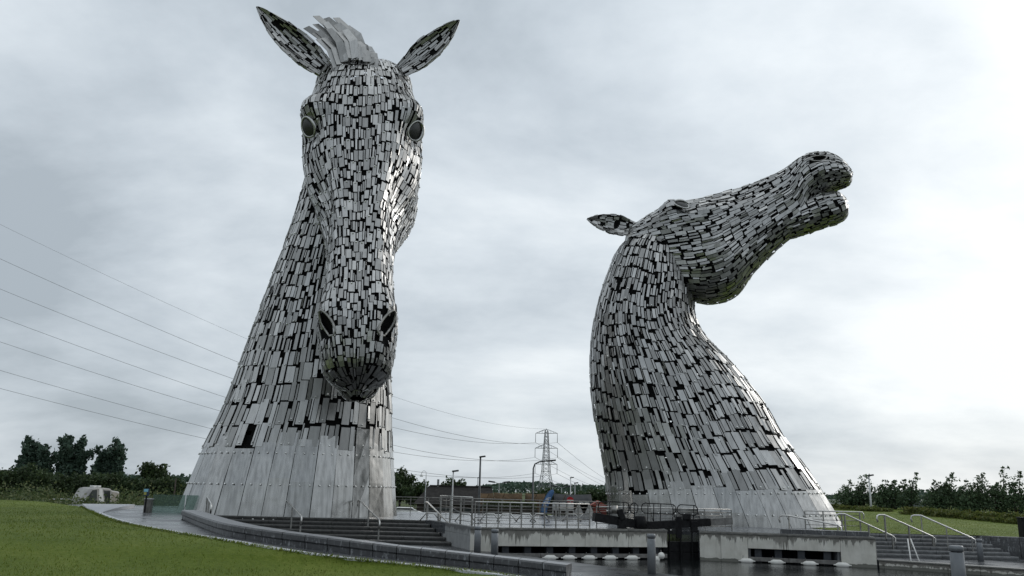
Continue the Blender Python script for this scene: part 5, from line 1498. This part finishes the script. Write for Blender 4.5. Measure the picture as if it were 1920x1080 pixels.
def shelter(label, pxs, ytop, yeave, d, dep, m, name='market_shelter'):
    """timber market shelter: posts, a sagging canvas gable roof, back boards"""
    a, b = at(pxs[0], ytop, d), at(pxs[1], ytop, d); ev = at(pxs[0], yeave, d).z
    o = empty(name, ((a.x + b.x) / 2, d, GZ), label, 'market stall', 'canvas roofed market stalls')
    xs = np.linspace(a.x, b.x, 9); V = []
    zt = (a.z + b.z) / 2
    for x in xs:
        f = (x - a.x) / (b.x - a.x); sag = 0.16 * math.sin(math.pi * f)
        V += [(x, d - dep / 2, ev - sag * 0.6 + 0.06 * math.sin(f * 9)), (x, d, zt - sag * 0.4), (x, d + dep / 2, ev - sag * 0.6)]
    fs = []
    for i in range(8): fs += [(i * 3, i * 3 + 3, i * 3 + 4, i * 3 + 1), (i * 3 + 1, i * 3 + 4, i * 3 + 5, i * 3 + 2)]
    r_ = MB().add(V, fs, True).build('canvas_roof', m, o)
    s_ = r_.modifiers.new('thick', 'SOLIDIFY'); s_.thickness = 0.04
    for x in np.linspace(a.x + 0.1, b.x - 0.1, 4):
        for yy in (d - dep / 2 + 0.15, d + dep / 2 - 0.15):
            MB().beam((x, yy, GZ), (x, yy, ev - 0.12), 0.12, 0.12).build('post', M['rustwood'], o)
    MB().beam((a.x, d - dep / 2 + 0.15, ev - 0.15), (b.x, d - dep / 2 + 0.15, ev - 0.15), 0.12, 0.14).build('beam', M['rustwood'], o)
    MB().beam((a.x + 0.2, d - dep / 2 + 0.1, ev - 0.9), (a.x + 1.0, d - dep / 2 + 0.1, zt - 0.1), 0.08, 0.08).build('brace', M['rustwood'], o)
    for k in range(4):
        MB().box(((a.x + b.x) / 2, d + dep / 2 - 0.2, GZ + 0.22 + 0.36 * k), (b.x - a.x - 0.3, 0.05, 0.34)).build('back_board', M['brickdark'], o)
    MB().box(((a.x + b.x) / 2, d - 0.3, GZ + 1.0), (b.x - a.x - 1.2, 0.9, 0.08)).build('counter', M['rustwood'], o)
    return o
shelter('brown canvas market stall left, behind the tall dark lamp post', (897, 925), 924, 944, 78, 3.2, M['canvasbrown'])
shelter('wide brown canvas market stall in the middle behind the railing', (926, 979), 924, 944, 80, 3.4, M['canvasbrown'])
shelter('brown canvas market stall left of the blue feather flag', (985, 1022), 925, 945, 79, 3.2, M['canvasbrown'])
shelter('grey canvas tent right of the blue feather flag', (1038, 1108), 926, 948, 82, 4.4, M['tentgrey'])
# long dark timber screen and benches beyond the deck
ds = empty('timber_screen', P3(1060, 965, 61.8), 'low dark timber screen behind the right end of the railing', 'screen')
a, b = at(1022, 963, 61.8), at(1112, 966, 61.8)
for k in range(4):
    MB().beam((a.x, 61.8, 0.18 + 0.17 * k), (b.x, 61.8, 0.18 + 0.17 * k), 0.05, 0.155).build('board', M['brickdark'], ds)
for x in np.linspace(a.x + 0.1, b.x - 0.1, 5):
    MB().beam((x, 61.86, 0), (x, 61.86, 0.78), 0.09, 0.06).build('post', M['black'], ds)
# planter bed and box hedge seen through the rails
pt = empty('planted_bed', P3(950, 962, 72), 'long planted bed with reedy grass behind the central railing', 'plant bed')
a, b = at(905, 962, 72), at(1005, 962, 72)
MB().box(((a.x + b.x) / 2, 72, (GZ + 0.27) / 2), (b.x - a.x, 1.2, 0.27 - GZ)).build('timber_edge', M['brickdark'], pt)
n = 2600
C = np.stack([rng.uniform(a.x, b.x, n), 72 + rng.uniform(-.6, .6, n), 0.25 + rng.random(n) * 0.55], 1)
V, Q_ = leaf_quads(C, 0.09); link('reeds', fast_mesh('reeds', V, Q_, M['weed']), pt)
# white chairs, sheds and the red hut between the tent and the raised sculpture
rh = empty('red_hut', P3(1121, 955, 74), 'small red hut left of the black lock railing', 'hut')
p = at(1121, 955, 74)
MB().box((p.x, 74, (GZ + 0.55) / 2), (1.35, 1.2, 0.55 - GZ)).build('wall', simple('red_boards', (0.20, 0.04, 0.03), (0.28, 0.06, 0.045), 4, 0.7), rh)
MB().add([(p.x - .8, 73.2, 0.55), (p.x + .8, 73.2, 0.55), (p.x + .8, 74.8, 0.55), (p.x - .8, 74.8, 0.55), (p.x, 73.2, 1.02), (p.x, 74.8, 1.02)], [(0, 1, 4), (1, 2, 5, 4), (2, 3, 5), (3, 0, 4, 5), (3, 2, 1, 0)]).build('roof', simple('red_roof', (0.24, 0.05, 0.035), (0.32, 0.07, 0.05), 4, 0.7), rh)
wb = empty('a_frame_board', P3(1094, 955, 61.2), 'small white folding board standing near the red sign', 'board')
p = at(1095, 962, 61.2)
for s_, nm in ((-1, 'panel'), (1, 'panel')):
    MB().beam((p.x + s_ * 0.42, 61.2, 0), (p.x, 61.2, 0.95), 0.7, 0.04, (0, 1, 0)).build(nm, M['white'], wb)
for k, px in enumerate((1042, 1056, 1070)):
    p = at(px, 955, 61.0)
    c = empty('white_chair', (p.x, 61, 0), ['white chair just right of the blue flag', 'white chair between the flag and the red sign', 'white chair below the red sign'][k], 'chair', 'white chairs by the tent')
    MB().box((p.x, 61, 0.42), (0.45, 0.45, 0.05)).build('seat', M['white'], c)
    MB().box((p.x, 61.22, 0.72), (0.45, 0.05, 0.45)).build('backrest', M['white'], c)
    for sx in (-.2, .2):
        for sy in (-.2, .2): MB().beam((p.x + sx, 61 + sy, 0), (p.x + sx, 61 + sy, 0.4), 0.05, 0.05).build('leg', M['white'], c)
# blue feather flag with a line of white lettering running up it
ff = empty('feather_flag', P3(1020, 966, 61), 'blue feather flag with white lettering leaning right behind the railing', 'flag')
b0 = Vector((*at(1020, 968, 61).xy, 0.0))
tip = at(1043, 919, 61)
fx = []
for i in range(13):
    f = i / 12
    c = at(1019 + 2 * f + 16 * f ** 1.7, 962 - 44 * f, 61)
    wpx = 6.2 * (1 - 0.12 * f) * (1 if f < 0.8 else math.sqrt(max(0.02, 1 - ((f - 0.8) / 0.2) ** 2)))
    fx.append((c, wpx * 61 / F))
ang = Vector((0.94, 0, -0.30))
V = []
for i, (c, wd) in enumerate(fx):
    rip = 0.05 * math.sin(i * 0.9)
    V += [c - ang * wd, c + Vector((0, rip, 0)), c + ang * wd]
fs = []
for i in range(12): fs += [(i * 3, i * 3 + 1, i * 3 + 4, i * 3 + 3), (i * 3 + 1, i * 3 + 2, i * 3 + 5, i * 3 + 4)]
fo = MB().add(V, fs, True).build('banner', simple('blue_banner', (0.10, 0.22, 0.46), (0.15, 0.29, 0.55), 1.5, 0.7), ff)
fo.modifiers.new('thick', 'SOLIDIFY').thickness = 0.01
MB().tube([b0, at(1014, 958, 61.03)] + [c - ang * (wd + 0.01) for c, wd in fx] + [fx[-1][0] + ang * fx[-1][1]], 0.02, 6).build('pole', M['poledark'], ff)
MB().box(b0 + Vector((0, 0, 0.03)), (0.5, 0.5, 0.06)).build('base', M['black'], ff)
wl = simple('banner_lettering', (0.75, 0.76, 0.78), (0.82, 0.83, 0.84), 2, 0.7)
def strk(f0, f1, w0, w1, th=0.028):
    def q(f, w_):
        i = min(11, int(f * 12)); r_ = f * 12 - i
        c = fx[i][0].lerp(fx[i + 1][0], r_); return c + ang * (w_ * fx[i][1]) + Vector((0, -0.06, 0))
    MB().beam(q(f0, w0), q(f1, w1), th * 1.2, 0.012, (0, 1, 0)).build('lettering', wl, ff)
for f in (0.40, 0.455, 0.505, 0.555): strk(f, f + 0.03, -0.5, 0.5, 0.045)
strk(0.40, 0.455, -0.5, -0.5, 0.04)
for a_, b_, c_, d_ in ((0.61, 0.61, -0.5, 0.1), (0.61, 0.66, 0.1, 0.15), (0.66, 0.66, -0.2, 0.5), (0.66, 0.70, 0.5, 0.5)): strk(a_, b_, c_, d_, 0.045)
for a_, b_, c_, d_ in ((0.29, 0.29, -0.5, 0.4), (0.29, 0.34, -0.5, -0.5), (0.34, 0.34, -0.5, 0.4), (0.31, 0.345, 0.4, 0.4)): strk(a_, b_, c_, d_, 0.045)
# red round no-entry style sign
ns = empty('no_entry_sign', P3(1069, 950, 72), 'round red sign with a white bar in front of the grey tent', 'sign')
p = at(1069, 938, 72)
MB().tube([(p.x, 72.05, GZ), (p.x, 72.05, p.z + 0.2)], 0.035, 8).build('post', M['galv'], ns)
MB().tube([(p.x, 72.0, p.z), (p.x, 71.96, p.z)], 0.29, 28).build('disc', simple('sign_red', (0.42, 0.02, 0.03), (0.48, 0.03, 0.04), 2, 0.4), ns)
wm_ = simple('sign_white', (0.7, 0.7, 0.7), (0.75, 0.75, 0.75), 2, 0.4)
MB().box((p.x, 71.945, p.z), (0.56, 0.012, 0.075)).build('white_bar', wm_, ns)
MB().beam((p.x - 0.04, 71.94, p.z - 0.22), (p.x + 0.07, 71.94, p.z - 0.06), 0.012, 0.06, (1, 0, 0)).build('white_mark', wm_, ns)
# white shed roof beyond the right crest
wsd = empty('white_shed', at(1562, 950, 110), 'pale shed roof beside the foot of the raised sculpture', 'shed')
p = at(1563, 950, 110)
MB().box((p.x, 110, 0.4), (3.2, 4, 2.1)).build('wall', M['white'], wsd)
MB().box((p.x, 110, 1.5), (3.6, 4.4, 0.12)).build('roof', M['polewhite'], wsd)
# ---------------------------------------------------------------- pylon and power lines
M['lattice'] = simple('galvanised_lattice', (0.20, 0.21, 0.22), (0.26, 0.27, 0.28), 0.5, 0.6, 0.2)
PX, PY = 27.1, 600.0
py_ = empty('electricity_pylon', (PX, PY, GZ), 'tall lattice electricity pylon in the distance between the two sculptures', 'pylon')
ztop = at(1025, 804, 600).z
lines = Vector((132, 430, 0)).normalized(); perp = Vector((0.956, -0.293, 0))
def half(z): return float(np.interp(z, [0, 14, ztop], [5.2, 2.7, 0.9]))
def corner(z, k):
    h = half(z); return Vector((PX, PY, z)) + perp * (h if k in (1, 2) else -h) + lines * (h if k in (2, 3) else -h)
lev = [0, 6, 11, 15.5, 19, 22, 25, 28, 30.8, 33.4, 36, 38.4, 40.8, ztop - 1.6]
for k in range(4):
    MB().tube([corner(z, k) for z in lev] + [Vector((PX, PY, ztop))], 0.22, 4).build('leg', M['lattice'], py_)
for k in range(4):
    m_ = MB()
    for i in range(len(lev) - 1):
        m_.tube([corner(lev[i], k), corner(lev[i + 1], (k + 1) % 4)], 0.12, 4, False)
        m_.tube([corner(lev[i], (k + 1) % 4), corner(lev[i + 1], k)], 0.12, 4, False)
    for z in (6, 15.5, 25, 36): m_.tube([corner(z, k), corner(z, (k + 1) % 4)], 0.12, 4, False)
    m_.build('bracing', M['lattice'], py_)
arms = [(at(1006, 812, 600).z, 8.0), (at(1004, 840, 600).z, 8.2), (at(1005, 870, 600).z, 8.0)]
tips = []
for z, ln in arms:
    for s_ in (-1, 1):
        t = Vector((PX, PY, z)) + perp * (s_ * ln); h = half(z)
        am = MB(); c0 = Vector((PX, PY, z))
        for dy in (-1, 1):
            am.tube([c0 + perp * (s_ * h) + lines * (dy * h), t], 0.14, 4)
            am.tube([c0 + perp * (s_ * h) + lines * (dy * h) + Vector((0, 0, 2.6)), t], 0.14, 4)
        for f in (0.3, 0.6):
            am.tube([c0 + perp * s_ * (h + (ln - h) * f), c0 + perp * s_ * (h + (ln - h) * f) + Vector((0, 0, 2.6 * (1 - f)))], 0.1, 4)
        arm = am.build('cross_arm', M['lattice'], py_)
        MB().tube([t, t - Vector((0, 0, 6.4))], 0.19, 5).build('insulator', M['lattice'], arm)
        tips.append((t - Vector((0, 0, 6.4)), s_))
M['cable'] = simple('power_cable', (0.10, 0.105, 0.11), (0.14, 0.145, 0.15), 1, 0.6)
def wire(label, start, b, c, s1, side_, r):
    pts = []
    for i in range(49):
        s_ = s1 * i / 48
        pts.append(Vector((start.x - 132 * s_, start.y - 430 * s_, start.z + b * s_ + c * s_ * s_)))
    rr = [r * max(0.35, min(1.0, p.y / 420)) for p in pts]
    tag(MB().tube(pts, rr, 5).build('power_line', M['cable']), label, 'power line', 'power lines from the pylon')
wn = ['top left', 'top right', 'middle left', 'middle right', 'bottom left', 'bottom right']
co = [(-39.5, 46), (-39.5, 46), (-39, 45), (-39, 45), (-31.4, 38.7), (-31.4, 38.7)]
for (t, s_), nm, (b_, c_) in zip(tips, wn, co):
    wire('power line from the ' + nm + ' insulator of the pylon sweeping left', t, b_, c_, 1.30, s_, 0.085)
wire('thin uppermost earth wire from the pylon tip sweeping left', Vector((PX, PY, ztop)), -34.3, 41.3, 1.30, 0, 0.055)
for (t, s_), nm, (ex, ey) in zip(tips, wn, ((1190, 922), (1185, 918), (1170, 925), (1180, 925), (1150, 928), (1165, 928))):
    e = at(ex, ey, 1050); e.z = max(e.z, 4)
    pts = [t.lerp(e, i / 24) - Vector((0, 0, 14 * math.sin(math.pi * i / 24) * 0.4)) for i in range(25)]
    tag(MB().tube(pts, 0.10, 5).build('power_line', M['cable']), 'power line from the ' + nm + ' insulator running right into the distance', 'power line', 'power lines from the pylon')
# ---------------------------------------------------------------- far wooded strip on the horizon
n = 26000
X = rng.uniform(-900, 1100, n); Yf = rng.uniform(640, 760, n)
C = np.stack([X, Yf, rng.random(n) ** 0.7 * (6 + 3 * np.sin(X * 0.021) + 2 * np.sin(X * 0.057 + 1))], 1)
V, Q_ = leaf_quads(C, 1.9)
tag(link('distant_woods', fast_mesh('distant_woods', V, Q_, M['poplar'])), 'distant strip of woodland along the horizon', 'woods', kind='stuff')
